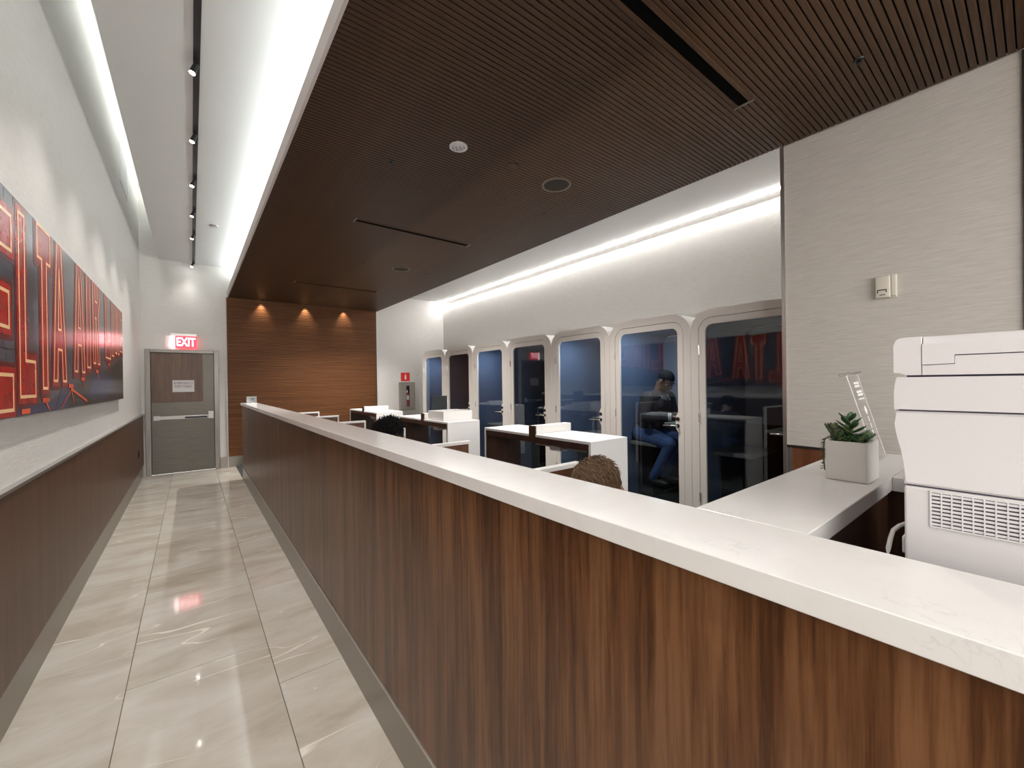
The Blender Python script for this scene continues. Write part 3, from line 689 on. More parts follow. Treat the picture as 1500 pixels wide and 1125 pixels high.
# ================================================================== PAINTING
PXF = -0.637
pt = thing('wall_picture', 'wide glossy picture of red neon letters on the left wall', 'picture', (XL, 4, 1.4))
def print_mat():
    m, nt, b = new_mat('printed_brick_backdrop')
    tc = N(nt, 'ShaderNodeTexCoord'); sx = N(nt, 'ShaderNodeSeparateXYZ'); nt.links.new(tc.outputs['Object'], sx.inputs[0])
    cb = N(nt, 'ShaderNodeCombineXYZ'); nt.links.new(sx.outputs[1], cb.inputs[0]); nt.links.new(sx.outputs[2], cb.inputs[1])
    br = N(nt, 'ShaderNodeTexBrick'); br.inputs['Scale'].default_value = 1.0; br.inputs['Brick Width'].default_value = 0.42; br.inputs['Row Height'].default_value = 0.30
    br.inputs['Mortar Size'].default_value = 0.004; br.inputs['Color1'].default_value = (0.055, 0.06, 0.075, 1); br.inputs['Color2'].default_value = (0.10, 0.105, 0.125, 1)
    br.inputs['Mortar'].default_value = (0.02, 0.02, 0.03, 1); nt.links.new(cb.outputs[0], br.inputs['Vector'])
    f = noise(nt, coords(nt, (1, 5, 2.2)), 1.0, 4, 0.6)
    mx = N(nt, 'ShaderNodeMixRGB', blend_type='MULTIPLY'); mx.inputs[0].default_value = 0.8
    nt.links.new(br.outputs[0], mx.inputs[1]); nt.links.new(ramp(nt, f, [(0.3, (0.45, 0.4, 0.45)), (0.7, (1.5, 1.5, 1.6))]), mx.inputs[2])
    nt.links.new(mx.outputs[0], b.inputs['Base Color']); b.inputs['Roughness'].default_value = 0.16; return m
M_print = print_mat()
M_pred = textured('print_red', (3, 8, 8), [(0.3, (0.30, 0.008, 0.009)), (0.7, (0.50, 0.02, 0.015))], 0.2)
M_pglow = plain('print_red_glow', (0.12, 0.010, 0.014), 0.2)
M_pneon = plain('print_neon_yellow', (1.0, 0.62, 0.33), 0.2)
M_pneon2 = plain('print_neon_orange', (0.9, 0.12, 0.04), 0.2)
M_pdark = textured('print_dark', (3, 4, 6), [(0.3, (0.012, 0.010, 0.013)), (0.7, (0.032, 0.026, 0.03))], 0.2)
M_pblue = textured('print_blue', (3, 4, 6), [(0.3, (0.02, 0.03, 0.085)), (0.7, (0.045, 0.06, 0.15))], 0.2)
PZ0, PZ1, PY0, PY1 = 1.395, 2.41, 1.15, 6.66
for a_, b_ in ((PY0, 2.772), (2.778, PY1)):
    obj('panel', box(B(), -0.672, PXF, a_, b_, PZ0, PZ1), M_print, pt)
obj('joint', box(B(), -0.668, PXF - 0.002, 2.772, 2.778, PZ0, PZ1), plain('joint_violet', (0.03, 0.015, 0.12), 0.5), pt)
obj('hanger', box(B(), XL, -0.672, 1.6, 6.2, 1.7, 1.74), M_alu, pt)
def basez(y): return 1.475 + 0.131 * (y - 3.0)
def clip(bm):
    for co, no in (((0, 0, PZ1 - 0.002), (0, 0, 1)), ((0, PY1 - 0.002, 0), (0, 1, 0)), ((0, PY0 + .002, 0), (0, -1, 0)), ((0, 0, PZ0 + .002), (0, 0, -1))):
        bmesh.ops.bisect_plane(bm, geom=list(bm.verts) + list(bm.edges) + list(bm.faces), plane_co=co, plane_no=no, clear_outer=True)
    return bm
def flat_poly(bm, pts, lift):
    vs = [bm.verts.new((PXF + lift, y, z)) for y, z in pts]
    for a_, b_, c_ in tessellate_polygon([[Vector((y, z, 0)) for y, z in pts]]): bm.faces.new((vs[a_], vs[b_], vs[c_]))
    return bm
def flat_line(bm, pts, w, lift, closed=True):
    # every stroke lies a hair above the last one, so that no two faces share a plane
    n = len(pts); rng = range(n if closed else n - 1)
    for i in rng:
        (y0, z0), (y1, z1) = pts[i], pts[(i + 1) % n]; dx, dz = y1 - y0, z1 - z0; L = math.hypot(dx, dz) or 1; u, v = -dz / L * w, dx / L * w
        e0, e1 = dx / L * w * 0.9, dz / L * w * 0.9; lift += 4e-5
        bm.faces.new([bm.verts.new((PXF + lift, *q)) for q in ((y0 - e0 + u, z0 - e1 + v), (y1 + e0 + u, z1 + e1 + v), (y1 + e0 - u, z1 + e1 - v), (y0 - e0 - u, z0 - e1 - v))])
    return bm
GL = {
 'L': [[(0, 1), (.36, 1), (.36, .2), (1, .2), (1, 0), (0, 0)]],
 'T': [[(0, 1), (1, 1), (1, .8), (.68, .8), (.68, 0), (.32, 0), (.32, .8), (0, .8)]],
 'A': [[(0, 0), (.36, 1), (.64, 1), (1, 0), (.72, 0), (.66, .22), (.34, .22), (.28, 0)], [(.5, .78), (.385, .36), (.615, .36)]],
 'I': [[(0, 0), (0, 1), (1, 1), (1, 0)]],
 'R': [[(0, 0), (0, 1), (.8, 1), (1, .88), (1, .6), (.8, .48), (1, 0), (.68, 0), (.5, .44), (.34, .44), (.34, 0)], [(.34, .84), (.66, .84), (.66, .6), (.34, .6)]],
 'N': [[(0, 0), (0, 1), (.32, 1), (.68, .45), (.68, 1), (1, 1), (1, 0), (.68, 0), (.32, .55), (.32, 0)]],
 'E': [[(0, 0), (0, 1), (1, 1), (1, .82), (.36, .82), (.36, .6), (.9, .6), (.9, .42), (.36, .42), (.36, .18), (1, .18), (1, 0)]],
 'S': [[(0, 0), (0, .2), (.66, .2), (.66, .4), (.2, .42), (0, .55), (0, .9), (.2, 1), (1, 1), (1, .8), (.34, .8), (.34, .6), (.8, .58), (1, .45), (1, .1), (.8, 0)]],
 'D': [[(0, 0), (0, 1), (.7, 1), (1, .82), (1, .18), (.7, 0)], [(.34, .8), (.66, .74), (.66, .26), (.34, .2)]],
}
LT = [('D', 1.84, 2.27), ('E', 2.42, 2.85), ('L', 2.95, 3.19), ('T', 3.25, 3.50), ('A', 3.55, 3.86), ('A', 4.10, 4.45), ('I', 4.54, 4.68), ('R', 4.80, 5.10),
      ('L', 5.42, 5.72), ('I', 5.82, 5.95), ('N', 6.06, 6.34), ('E', 6.43, 6.62), ('S', 6.64, 6.84)]
lift = 0.0010
for ch, y0, y1 in LT:
    zb = basez((y0 + y1) / 2); h = 0.875; w = y1 - y0; t_ = 0.010 + 0.012 * min(1, w / .35)
    mp_ = lambda p: (y0 + p[0] * w, zb + p[1] * h)
    loops = [[mp_(p_) for p_ in lp] for lp in GL[ch]]
    bm = B(); flat_line(bm, loops[0], 0.056, lift * 0.5); g_ = obj('letter_glow', clip(bm), M_pglow, pt, fix=False)
    bm = B(); flat_poly(bm, loops[0], lift * 1.1); flat_line(bm, loops[0], 0.034, lift * 1.15)
    le = obj('letter', clip(bm), M_pred, pt, fix=False)
    bm = B()
    for lp in loops: flat_line(bm, lp, 0.0078, lift * 2.2)
    obj('neon_tube', clip(bm), M_pneon, le, fix=False)
# dark stage below the letters, blue skyline and orange braces
bm = B(); flat_poly(bm, [(PY0, PZ0), (PY1, PZ0), (PY1, basez(PY1) - .09), (5.0, basez(5.0) - .10), (3.9, basez(3.9) - .07), (3.4, basez(3.4) - 0.09), (PY0, PZ0 + .02)], lift * .4); obj('dark_foreground', clip(bm), M_pdark, pt, fix=False)
bm = B()
for pts in ([(2.80, PZ0), (3.55, PZ0), (3.62, 1.46), (3.3, 1.445), (2.9, 1.42)], [(3.60, PZ0), (3.86, PZ0), (3.98, 1.50), (3.72, 1.52)], [(4.55, 1.44), (5.4, 1.42), (5.9, 1.62), (5.2, 1.67), (4.7, 1.6)]):
    flat_poly(bm, pts, lift * .8)
obj('blue_backdrop', clip(bm), M_pblue, pt, fix=False)
def brace(pts, w):
    bm = B(); flat_line(bm, pts, w, lift * 2.4, False); obj('orange_brace', clip(bm), M_pneon2, pt, fix=False)
for x_, L_ in ((3.02, .08), (3.37, .1), (3.98, .1), (4.36, .05), (4.95, .05), (5.6, .04)):
    brace([(x_ - .05, basez(x_) - .065), (x_ + .06, basez(x_) - .065)], 0.012)
    if basez(x_) - .08 > PZ0 + .03: brace([(x_, basez(x_) - .07), (x_ + .07, max(PZ0 + .01, basez(x_) - .07 - L_))], 0.007)
brace([(4.0, basez(4.0) - .09), (4.5, PZ0 + .03)], 0.009); brace([(3.98, basez(3.98) - .09), (3.72, PZ0 + .01)], 0.004)

# ================================================================== BOOTHS
BW = 1.033; BH = 2.22; BX = 4.03
names = ['phone booth with blue lining, farthest one next to the white end wall', 'dark unlit phone booth, second from the far end', 'phone booth with blue lit lining, third from the far end',
         'dark phone booth whose glass mirrors the red exit sign', 'blue lit empty phone booth behind the near tall desk', 'blue lit phone booth with the seated man inside', 'dark phone booth mirroring the neon letters, cut off by the beige partition']
lit = [1, 0, 1, 0, 1, 1, 0]
def rr(ins, r, bot=None): return rrect(-BW/2 + .0015 + ins, BW/2 - .0015 - ins, (ins if bot is None else bot), BH - ins, r, 0.02)
bo = thing('phone_booth', names[0], 'booth', (BX, 1.163 + BW * 6.5, 0), 'phone booths along the wall')
L_ = dict(parent=bo, world=False)
obj('shell', ring(B(), rr(0, .2), rr(.03, .17), 'x', .03, 1.075), M_boothside, **L_, smooth='auto')
obj('back_wall', prism(B(), rr(.03, .17), 'x', 1.055, 1.075), M_boothside, **L_)
obj('face_frame', ring(B(), rr(0, .2), rr(.078, .135), 'x', 0.0, .03), M_booth, **L_, smooth='auto')
obj('door_seam', ring(B(), rr(.070, .14), rr(.092, .13), 'x', .014, .031), M_black, **L_)
# door leaf with the lock plate bulging into the glass on the right side (towards -y)
outer = rr(.083, .130); inner = rr(.146, .07)
dl = obj('door_leaf', ring(B(), outer, inner, 'x', .003, .028), M_booth, **L_, smooth='auto')
yl = -BW/2 + .140
plate = [(yl - .005, 0.955), (yl + .008, .975), (yl + .03, 1.01), (yl + .036, 1.03), (yl + .036, 1.125), (yl + .03, 1.15), (yl + .008, 1.19), (yl - .005, 1.21)]
obj('lock_plate', prism(B(), plate, 'x', .003, .028), M_booth, dl, world=False)
yk = yl + .012
obj('lever_rose', cone(B(), (-.004, yk, 1.045), (.004, yk, 1.045), .020, .020, 18), M_black, dl, world=False)
b_ = tube(B(), [(.0, yk, 1.045), (-.035, yk, 1.045), (-.045, yk + .012, 1.045), (-.045, yk + .06, 1.045), (-.045, yk + .14, 1.045)], .0095, 10)
obj('lever_handle', b_, M_chrome, dl, world=False, smooth=True)
obj('lock_cylinder', cone(B(), (-.005, yk, 1.115), (.004, yk, 1.115), .021, .021, 18), M_black, dl, world=False)
obj('lock_button', cone(B(), (-.008, yk, 1.115), (-.004, yk, 1.115), .011, .012, 14), M_bronze, dl, world=False)
for z_ in (0.3, 1.1, 1.78): obj('hinge', cone(B(), (-.004, BW/2 - .085, z_), (-.004, BW/2 - .085, z_ + .09), .008, .008, 10), M_chrome, dl, world=False)
obj('glass', prism(B(), rr(.135, .08), 'x', .012, .018), M_glass, **L_)
obj('side_lining', ring(B(), rr(.031, .169), rr(.095, .11), 'x', .04, 1.03), M_felt, **L_, smooth='auto')
obj('back_panel', prism(B(), rrect(-.405, .405, 1.02, 2.10, .10, .02), 'x', .985, 1.03), M_feltgrey, **L_)
obj('lower_back', box(B(), .995, 1.03, -.42, .42, .06, 1.02), M_bfloor, **L_)
obj('booth_floor', box(B(), .04, 1.0, -.415, .415, .09, .105), M_bfloor, **L_)
obj('table', box(B(), .12, .985, -.415, -.13, 1.03, 1.055, .006), M_seat, **L_)
st_ = obj('seat', box(B(), .22, .80, .03, .418, .745, .79, .012), M_seat, **L_)
obj('seat_post', box(B(), .40, .60, .20, .41, .105, .745), M_bfloor, st_, world=False)
obj('foot_rail', cone(B(), (.06, -.16, .30), (.98, -.16, .30), .014, .014, 10), M_bronze, **L_)
lampm = cone(B(), (.21, 0, BH - .096), (.21, 0, BH - .104), .10, .095, 24)
lam = obj('ceiling_lamp', lampm, M_boothlamp, **L_)
off = lam.data.copy(); off.materials.clear(); off.materials.append(M_boothoff)
index_kids()
booths = [bo]
for i in range(1, 7):
    booths.append(dup(bo, (BX, 1.163 + BW * (6.5 - i), 0), names[i]))
index_kids()
for o_, l_ in zip(booths, lit):
    if not l_:
        for ch in KIDS[o_.name]:
            if ch.name.startswith('ceiling_lamp'): ch.data = off

# ================================================================== TALL DESKS
DH = 1.05; X0, X1 = 2.44, 2.90
tdn = ['white tall desk with a plain riser, nearest of the three', 'white tall desk carrying the white tray and dark screen', 'white tall desk farthest away, near the extinguisher cabinet']
td = thing('tall_desk', tdn[0], 'desk', (2.67, 2.885, 0), 'tall white desks in the lounge')
T_ = dict(parent=td, world=False); hx = (X1 - X0) / 2; hy = 0.735
obj('top', box(B(), -hx, hx, -hy, hy, DH - .022, DH, .001, 1), M_whitelam, **T_)
for s_ in (-1, 1):
    sp_ = obj('side_panel', box(B(), -hx, hx, s_ * hy - .011 * (1 + s_), s_ * hy + .011 * (1 - s_), 0.0, DH - .0225), M_whitelam, **T_)
    a_, b_ = sorted((s_ * (hy - .0225), s_ * (hy - .042)))
    obj('inner_lining', box(B(), -hx + .004, hx - .004, a_, b_, 0.005, DH - .023), M_darkwood, sp_, world=False)
obj('apron', box(B(), -hx + .003, -hx + .03, -hy + .042, hy - .042, DH - .075, DH - .023), M_darkwood, **T_)
obj('under_panel', box(B(), -hx + .03, hx - .004, -hy + .042, hy - .042, DH - .04, DH - .023), M_darkwood, **T_)
obj('cable_rail', box(B(), -hx + .16, -hx + .20, -hy + .06, .10, DH - .125, DH - .085, .003), M_alu, **T_)
obj('rail_bracket', box(B(), -hx + .10, -hx + .22, -.29, -.16, DH - .14, DH - .04, .003), M_whitelam, **T_)
ri = obj('riser', box(B(), -hx + .012, hx, -.082, .005, DH + .0005, DH + .075, .001, 1), M_whitelam, **T_)
obj('riser_end', box(B(), -hx - .0005, -hx + .012, -.084, .007, DH - .03, DH + .076), M_darkwood, ri, world=False)
index_kids()
dup(td, (2.67, 5.145, 0), tdn[1]); dup(td, (2.67, 7.57, 0), tdn[2])

o = thing('storage_tray', 'open white rectangular tray on the middle tall desk', 'tray', (2.68, 4.78, DH))
bm = B(); ring(bm, [(2.47, 4.57), (2.89, 4.57), (2.89, 4.99), (2.47, 4.99)], [(2.483, 4.583), (2.877, 4.583), (2.877, 4.977), (2.483, 4.977)], 'z', DH + .001, DH + .118)
obj('walls', bm, M_whitelam, o); obj('bottom', box(B(), 2.483, 2.877, 4.583, 4.977, DH + .001, DH + .08), plain('tray_inset_grey', (0.30, 0.31, 0.31), 0.3), o)
o = thing('desk_monitor', 'dark upright screen standing behind the white tray', 'monitor', (2.672, 5.05, DH))
obj('screen', box(B(), 2.557, 2.787, 5.045, 5.06, DH + .10, DH + .305, .003), plain('screen_charcoal', (0.022, 0.027, 0.03), 0.4), o)
obj('neck', box(B(), 2.655, 2.69, 5.05, 5.058, DH + .01, DH + .12), M_black, o); obj('foot', box(B(), 2.60, 2.745, 5.0, 5.06, DH + .0005, DH + .012, .003), M_black, o)

# desk dividers behind the counter
dvl = ['white edged divider panel nearest the camera, left of the brown haired head', 'white edged divider panel, second from the camera, in front of the middle tall desk', 'white edged divider panel mostly hidden behind the black haired head',
       'white edged divider panel just left of the far tall desk, tallest of the far three', 'white edged divider panel in the middle of the far three', 'white edged divider panel farthest away against the ribbed wall']
dv = thing('desk_divider', dvl[0], 'divider', (0.85, 1.43, 0), 'dividers behind the counter')
D_ = dict(parent=dv, world=False); dw, dh = 0.68, 1.12
obj('panel', box(B(), 0, dw - .018, -.012, .012, 0, dh - .02), M_redwood, **D_)
obj('top_edge', box(B(), 0, dw, -.02, .02, dh - .02, dh, .001, 1), M_whitelam, **D_); obj('front_edge', box(B(), dw - .018, dw, -.02, .02, 0, dh - .0205), M_whitelam, **D_)
index_kids()
for i, y in enumerate((2.46, 3.57, 4.65, 5.71, 6.76)): dup(dv, (0.85, y, 0), dvl[i + 1])

# extinguisher cabinet
cb_ = thing('extinguisher_cabinet', 'steel fire extinguisher cabinet on the white end wall', 'cabinet', (4.085, YE, 0.9))
cx0, cx1, cz0, cz1, cd = 3.905, 4.265, 0.90, 1.57, 0.12
sx0, sx1, sz0, sz1 = 4.04, 4.125, 0.985, 1.48
bm = B(); ring(bm, [(cx0, cz0), (cx1, cz0), (cx1, cz1), (cx0, cz1)], [(cx0 + .02, cz0 + .02), (cx1 - .02, cz0 + .02), (cx1 - .02, cz1 - .02), (cx0 + .02, cz1 - .02)], 'y', YE - cd, YE)
obj('case', bm, M_cab, cb_)
bm = B(); ring(bm, [(cx0 + .022, cz0 + .022), (cx1 - .022, cz0 + .022), (cx1 - .022, cz1 - .022), (cx0 + .022, cz1 - .022)], [(sx0, sz0), (sx1, sz0), (sx1, sz1), (sx0, sz1)], 'y', YE - cd - .006, YE - cd + .006)
dr = obj('door', bm, M_cab, cb_); obj('window', box(B(), sx0, sx1, YE - cd - .001, YE - cd + .001, sz0, sz1), M_acrylic, dr)
obj('pull', box(B(), cx1 - .06, cx1 - .05, YE - cd - .016, YE - cd - .006, 1.18, 1.28, .002), M_chrome, dr)
obj('liner', box(B(), cx0 + .02, cx1 - .02, YE - .006, YE - .001, cz0 + .02, cz1 - .02), M_black, cb_)
ex = thing('fire_extinguisher', 'red fire extinguisher seen through the slot of the steel cabinet', 'extinguisher', (4.085, YE - .06, 0.92))
bm = B(); cone(bm, (4.085, YE - .06, .922), (4.085, YE - .06, 1.27), .05, .05, 20); cone(bm, (4.085, YE - .06, 1.27), (4.085, YE - .06, 1.32), .05, .02, 20); obj('cylinder', bm, plain('extinguisher_red', (0.35, 0.015, 0.012), 0.3), ex)
obj('valve', cone(B(), (4.085, YE - .06, 1.32), (4.085, YE - .06, 1.37), .018, .018, 12), M_chrome, ex)
obj('handle', box(B(), 4.03, 4.115, YE - .072, YE - .048, 1.37, 1.40, .004), M_black, ex); obj('label', box(B(), 4.055, 4.115, YE - .1125, YE - .108, 1.15, 1.25), M_paper, ex)
o = thing('extinguisher_sign', 'small red sign with a white symbol above the extinguisher cabinet', 'sign', (4.07, YE, 1.6))
obj('plate', box(B(), 3.962, 4.182, YE - .012, YE, 1.598, 1.80, .002), M_red, o)
bm = B(); prism(bm, rrect(4.052, 4.092, 1.635, 1.735, .012), 'y', YE - .0135, YE - .012); box(bm, 4.062, 4.082, YE - .0135, YE - .012, 1.737, 1.765); obj('symbol', bm, M_paper, o)

# ================================================================== PEOPLE
def person(name, label, loc, rz, seat, S, lean, nod, girth, mats, elbow, wrist, knee, ankle, hair, voxel=0.006, turn=0.0):
    """seated figure; local +x is forward, z=0 the floor. All joints are given for the right side, mirrored for the left."""
    skin, top_m, leg_m, shoe_m, hair_m = mats
    P = thing(name, label, 'person', loc, rz=rz)
    K = dict(parent=P, world=False)
    V = Vector
    pel = V((0, 0, seat + 0.095 * S)); ld = V((math.sin(lean), 0, math.cos(lean))); nd = V((math.sin(nod), 0, math.cos(nod)))
    nk = pel + ld * 0.50 * S; hc = nk + (ld * 0.4 + nd * 0.6).normalized() * 0.165 * S
    chest = pel + ld * 0.34 * S; belly = pel + ld * 0.14 * S + V((0.02, 0, 0))
    hr = Matrix.Rotation(turn, 3, 'Z') @ Matrix.Rotation(nod, 3, 'Y')
    tr_ = Matrix.Rotation(lean, 3, 'Y')
    def H(x, y, z): return hc + hr @ V((x, y, z)) * S
    sh = [nk - ld * 0.055 * S + V((0, s * 0.185 * S, 0)) for s in (-1, 1)]
    el = [V((e_[0], e_[1] , e_[2])) for e_ in elbow]; wr = [V(w_) for w_ in wrist]; kn = [V(k_) for k_ in knee]; an = [V(a_) for a_ in ankle]
    hip = [pel + V((0, s * 0.09 * S, -0.01)) for s in (-1, 1)]
    bm = B()
    def torso(b, g):
        ball(b, pel, (0.125 * S * girth + g, 0.165 * S * girth + g, 0.115 * S), tr_, 20, 12)
        ball(b, belly, (0.125 * S * girth + g, 0.155 * S * girth + g, 0.16 * S), tr_, 20, 12)
        ball(b, chest, (0.118 * S * girth + g, 0.175 * S * girth + g, 0.165 * S), tr_, 20, 12)
        for s in (0, 1): capsule(b, nk - ld * 0.03 * S, sh[s], 0.06 * S + g, 0.066 * S + g)
    def arms(b, g, upto=1.0):
        for s in (0, 1):
            capsule(b, sh[s], el[s], 0.062 * S * girth + g, 0.046 * S * girth + g); w_ = el[s].lerp(wr[s], upto)
            capsule(b, el[s], w_, 0.046 * S * girth + g, (0.046 + (0.03 - 0.046) * upto) * S + g)
    def legs(b, g):
        for s in (0, 1):
            capsule(b, hip[s], kn[s], 0.092 * S * girth + g, 0.062 * S + g); capsule(b, kn[s], an[s], 0.058 * S + g, 0.038 * S + g)
    torso(bm, 0); arms(bm, 0); legs(bm, 0)
    # head and neck
    capsule(bm, nk - ld * 0.03 * S, hc + hr @ V((-.025, 0, -.05)) * S, 0.060 * S * girth, 0.056 * S * girth)
    ball(bm, H(-.012, 0, .022), (.098 * S, .077 * S, .098 * S), hr, 24, 16)
    ball(bm, H(.018, 0, -.030), (.074 * S, .064 * S * (0.6 + .4 * girth), .078 * S), hr, 20, 14)
    ball(bm, H(.050, 0, -.088), (.034 * S, .038 * S, .026 * S), hr)
    ball(bm, H(.022, .035, -.072), (.05 * S, .024 * S * girth, .028 * S), hr); ball(bm, H(.022, -.035, -.072), (.05 * S, .024 * S * girth, .028 * S), hr)
    ball(bm, H(.072, 0, .026), (.02 * S, .052 * S, .011 * S), hr)                              # brow
    capsule(bm, H(.083, 0, .012), H(.106, 0, -.022), .009 * S, .0125 * S, 10)                    # nose
    for s in (-1, 1):
        ball(bm, H(.097, s * .013, -.024), .0095 * S, seg=10, rings=8)
        ball(bm, H(.062, s * .040, -.012), (.022 * S, .022 * S, .018 * S), hr, 12, 8)              # cheek
        ball(bm, H(-.008, s * .078, -.006), (.017 * S, .0075 * S, .030 * S), hr, 12, 8)             # ear
        ball(bm, H(-.008, s * .081, -.026), (.009 * S, .007 * S, .012 * S), hr, 10, 8)
    ball(bm, H(.086, 0, -.049), (.012 * S, .026 * S, .0062 * S), hr, 12, 8); ball(bm, H(.084, 0, -.061), (.012 * S, .023 * S, .0072 * S), hr, 12, 8)
    # hands: palm, four unequal curled fingers, a thumb from the side of the palm
    for s in (0, 1):
        sg = -1 if s == 0 else 1
        fd = (wr[s] - el[s]).normalized(); side = V((0, 0, 1)).cross(fd).normalized(); up = fd.cross(side).normalized()
        pc = wr[s] + fd * .045 * S
        ball(bm, pc, (.048 * S, .040 * S, .015 * S), Matrix((fd, side, up)).transposed(), 14, 10)
        for k_, (off_, ln) in enumerate(((-.030, .062), (-.010, .074), (.011, .078), (.031, .070))):
            r0 = wr[s] + (fd * .080 + side * off_ * -sg) * S
            j1 = r0 + (fd * ln * .5 - up * .008) * S; j2 = j1 + (fd * ln * .28 - up * .018) * S; j3 = j2 + (fd * ln * .12 - up * .016) * S
            capsule(bm, r0, j1, .0088 * S, .0082 * S, 8); capsule(bm, j1, j2, .0082 * S, .0075 * S, 8); capsule(bm, j2, j3, .0075 * S, .0066 * S, 8)
        t0 = wr[s] + (fd * .025 + side * .032 * -sg) * S; t1 = t0 + (fd * .035 + side * .024 * -sg - up * .004) * S; t2 = t1 + (fd * .032 + side * .002 * -sg - up * .01) * S
        capsule(bm, t0, t1, .0115 * S, .0098 * S, 8); capsule(bm, t1, t2, .0098 * S, .008 * S, 8)
    body = obj('body', remeshed(bm, voxel, 3), skin, **K, smooth=True)
    M_eye = bpy.data.materials.get('eye_white') or plain('eye_white', (0.35, 0.33, 0.31), 0.5); M_iris = bpy.data.materials.get('iris') or plain('iris', (0.02, 0.01, 0.006), 0.15)
    for s in (-1, 1):
        e_ = obj('eye', ball(B(), H(.0745, s * .031, .006), .0088 * S, seg=12, rings=8), M_eye, body, world=False, smooth=True)
        obj('eyebrow', tube(B(), [H(.089, s * .014, .030), H(.089, s * .032, .035), H(.078, s * .050, .028)], [.0035 * S, .0042 * S, .002 * S], 6), hair_m, body, world=False)
    # clothes
    j = B(); torso(j, .014); arms(j, .0135, .93)
    obj('jacket', remeshed(j, voxel * 1.2, 4), top_m, **K, smooth=True)
    cf = B()
    for s in (0, 1):
        a0 = el[s].lerp(wr[s], .88); a1 = el[s].lerp(wr[s], 1.0); cone(cf, a0, a1, .045 * S, .043 * S, 18)
    cl_m = bpy.data.materials.get('shirt_white') or plain('shirt_white', (0.55, 0.55, 0.56), 0.8)
    obj('cuff', cf, cl_m, **K)
    nb = nk - ld * 0.015 * S; nd2 = (hc - nk).normalized()
    col_ = B(); cone(col_, nb - nd2 * .035 * S + V((.012, 0, 0)), nb + nd2 * .028 * S + V((.010, 0, 0)), .086 * S * girth, .069 * S * girth, 20, False); obj('collar', col_, cl_m, **K, smooth=True)
    for s in (-1, 1):
        b_ = B(); A_ = [nb + V((.078, s * .004, -.0)) * S, nb + V((.085, s * .05, .012)) * S, nb + V((.118, s * .05, -.055)) * S, nb + V((.124, s * .018, -.07)) * S]
        f_ = b_.faces.new([b_.verts.new(v_) for v_ in A_]); bmesh.ops.solidify(b_, geom=[f_], thickness=.004); obj('collar_point', b_, cl_m, **K)
    l_ = B(); legs(l_, .012); ball(l_, pel, (.128 * S * girth + .012, .168 * S * girth + .012, .105 * S), None, 20, 12); obj('trousers', remeshed(l_, voxel * 1.2, 4), leg_m, **K, smooth=True)
    for s in (0, 1):
        b_ = B(); ball(b_, an[s] + V((.075, 0, -.045)), (.135 * S, .048 * S, .042 * S), None, 16, 10); capsule(b_, an[s] + V((-.02, 0, -.04)), an[s] + V((-.01, 0, .02)), .045 * S, .047 * S, 12); obj('shoe', remeshed(b_, .008, 3), shoe_m, **K, smooth=True)
    # hair
    hb = B()
    if hair == 'cropped':
        ball(hb, H(-.014, 0, .028), (.1005 * S, .0795 * S, .099 * S), hr, 28, 20)
        inv = hr.transposed()
        kill = [v for v in hb.verts if (lambda q_: (q_.x > .058 * S and q_.z < .048 * S) or q_.z < (-.035 * S if q_.x < -.045 * S else .005 * S if q_.x < .03 * S else .03 * S))(inv @ (v.co - hc))]
        bmesh.ops.delete(hb, geom=kill, context='VERTS')
        obj('hair', hb, hair_m, body, world=False, smooth=True)
    else:
        rad = (.112, .094, .112) if hair == 'tousled' else (.118, .100, .116)
        ball(hb, H(-.014, 0, .03), tuple(r_ * S for r_ in rad), hr, 28, 20)
        inv = hr.transposed()
        kill = [v for v in hb.verts if (lambda q_: (q_.x > .062 * S and q_.z < .05 * S) or q_.z < (-.07 * S if q_.x < -.02 * S else .0 * S))(inv @ (v.co - hc))]
        bmesh.ops.delete(hb, geom=kill, context='VERTS'); h_ = obj('hair', hb, hair_m, body, world=False, smooth=True)
        st = B(); rg = random.Random(3)
        for k_ in range(1900):
            th = rg.uniform(0, 2 * PI); ph = math.acos(rg.uniform(-.35, 1)); d_ = V((math.sin(ph) * math.cos(th), math.sin(ph) * math.sin(th), math.cos(ph)))
            q0 = V((d_.x * rad[0] - .014, d_.y * rad[1], d_.z * rad[2] + .03))
            if q0.x > .06 and q0.z < .06: continue
            if hair == 'tousled':
                flow = (V((0.55, 0.75, 0.1)) - d_ * d_.dot(V((0.55, 0.75, 0.1)))).normalized() + V((rg.uniform(-.5, .5), rg.uniform(-.5, .5), rg.uniform(-.3, .3)))
                pts_ = [q0 - flow * .008, q0 + flow * .008 + d_ * .0035, q0 + flow * .026 + d_ * .001]
            else:
                sw = V((rg.uniform(-1, 1), rg.uniform(-1, 1), rg.uniform(-1, 1))) * .012; pts_ = [q0, q0 + d_ * .012 + sw, q0 + d_ * .010 + sw * 2]
            tube(st, [H(*p_) for p_ in pts_], [.0024 * S, .0021 * S, .0005 * S], 4)
        s2 = obj('hair_strands', st, hair_m, h_, world=False, smooth=True); s2['kind'] = 'stuff'
    return P
skin_d = plain('skin_dark', (0.25, 0.145, 0.10), 0.42); skin_l = plain('skin_light', (0.42, 0.23, 0.16), 0.5)
jk = textured('jacket_charcoal', (300, 300, 300), [(0.3, (0.028, 0.026, 0.03)), (0.7, (0.05, 0.047, 0.055))], 0.8)
jeans = textured('denim_blue', (150, 150, 150), [(0.3, (0.03, 0.065, 0.17)), (0.7, (0.06, 0.12, 0.28))], 0.85)
hair_k = plain('hair_black', (0.010, 0.009, 0.009), 0.85, spec=0.2); hair_b = textured('hair_brown', (220, 220, 220), [(0.3, (0.075, 0.042, 0.02)), (0.7, (0.26, 0.155, 0.085))], 0.45)
shoe = plain('shoe_black', (0.015, 0.015, 0.015), 0.5)
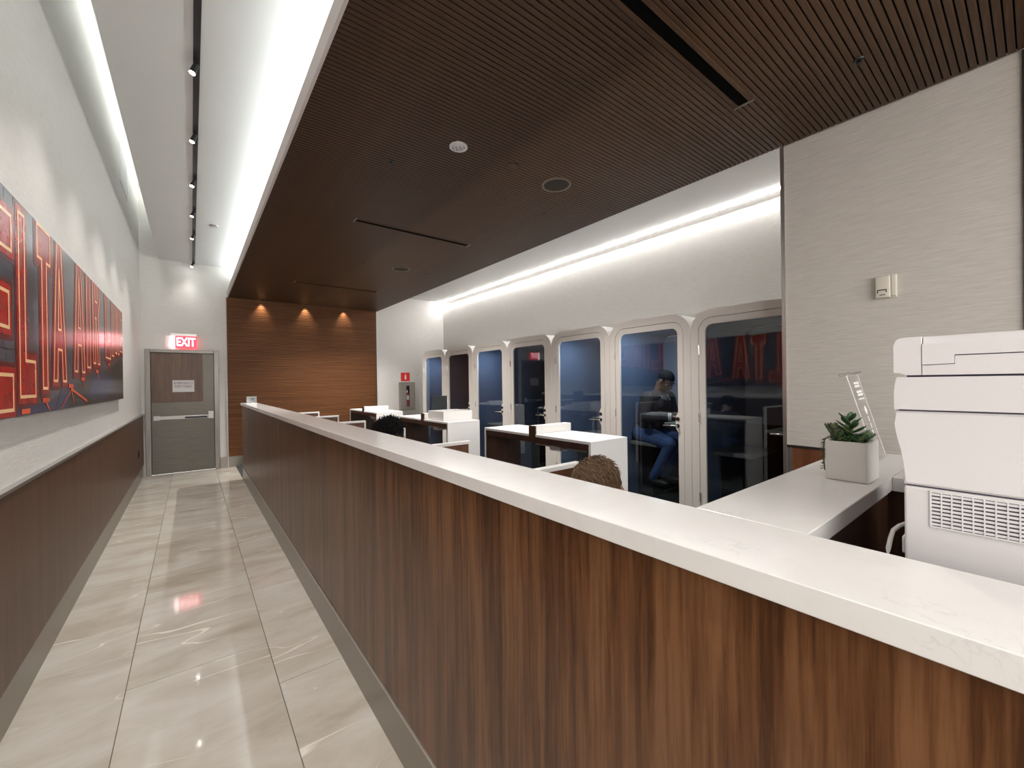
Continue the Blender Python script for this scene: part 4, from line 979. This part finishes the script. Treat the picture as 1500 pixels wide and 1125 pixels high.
# the man in the booth: local +x forward becomes world -y
seat = 0.79
person('person', 'man in dark jacket and blue jeans sitting in the lit phone booth', (4.45, 3.00, 0), math.radians(-94), seat, 1.03, math.radians(21), math.radians(38), 1.12,
       (skin_d, jk, jeans, shoe, hair_k),
       elbow=[(.16, -.27, 1.10), (.18, .27, 1.10)], wrist=[(.415, -.10, 1.105), (.40, .12, 1.105)],
       knee=[(.43, -.13, .80), (.43, .13, .80)], ankle=[(.17, -.12, .375), (.17, .12, .375)], hair='cropped', voxel=0.0055)
sw_ = plain('sweater_grey', (0.12, 0.12, 0.13), 0.9)
def desk_person(label, loc, mats, lean, nod, hair, S=1.0):
    return person('person', label, loc, PI, .47, S, lean, nod, 1.0, mats,
       elbow=[(.22, -.20, .73), (.22, .20, .73)], wrist=[(.32, -.10, .76), (.32, .10, .76)],
       knee=[(.42, -.10, .50), (.42, .10, .50)], ankle=[(.40, -.10, .09), (.40, .10, .09)], hair=hair, voxel=0.009)
desk_person('seated person with tousled short brown hair, head just above the counter', (1.79, 1.15, 0), (skin_l, sw_, jeans, shoe, hair_b), math.radians(37), math.radians(64), 'tousled')
desk_person('seated person with curly black hair, head just above the counter farther away', (1.60, 3.13, 0), (skin_d, jk, jeans, shoe, hair_k), math.radians(32), math.radians(48), 'curly')
for x, y, lb in ((1.79, 1.15, 'grey chair under the brown haired person behind the counter'), (1.60, 3.13, 'grey chair under the black haired person behind the counter')):
    ch = thing('task_chair', lb, 'chair', (x, y, 0), 'chairs behind the counter'); Q = dict(parent=ch, world=False)
    obj('seat', box(B(), -.2, .24, -.22, .22, .42, .465, .012), M_black, **Q)
    obj('backrest', box(B(), .25, .28, -.2, .2, .55, .80, .01), M_black, **Q)
    obj('back_post', box(B(), .235, .25, -.03, .03, .43, .7), M_black, **Q)
    obj('post', cone(B(), (0, 0, .06), (0, 0, .42), .03, .03, 12), M_chrome, **Q)
    for k in range(5):
        a = 2 * PI * k / 5; obj('leg', tube(B(), [(0, 0, .07), (.15 * math.cos(a), .15 * math.sin(a), .05), (.26 * math.cos(a), .26 * math.sin(a), .02)], [.022, .018, .018], 8), M_black, **Q)
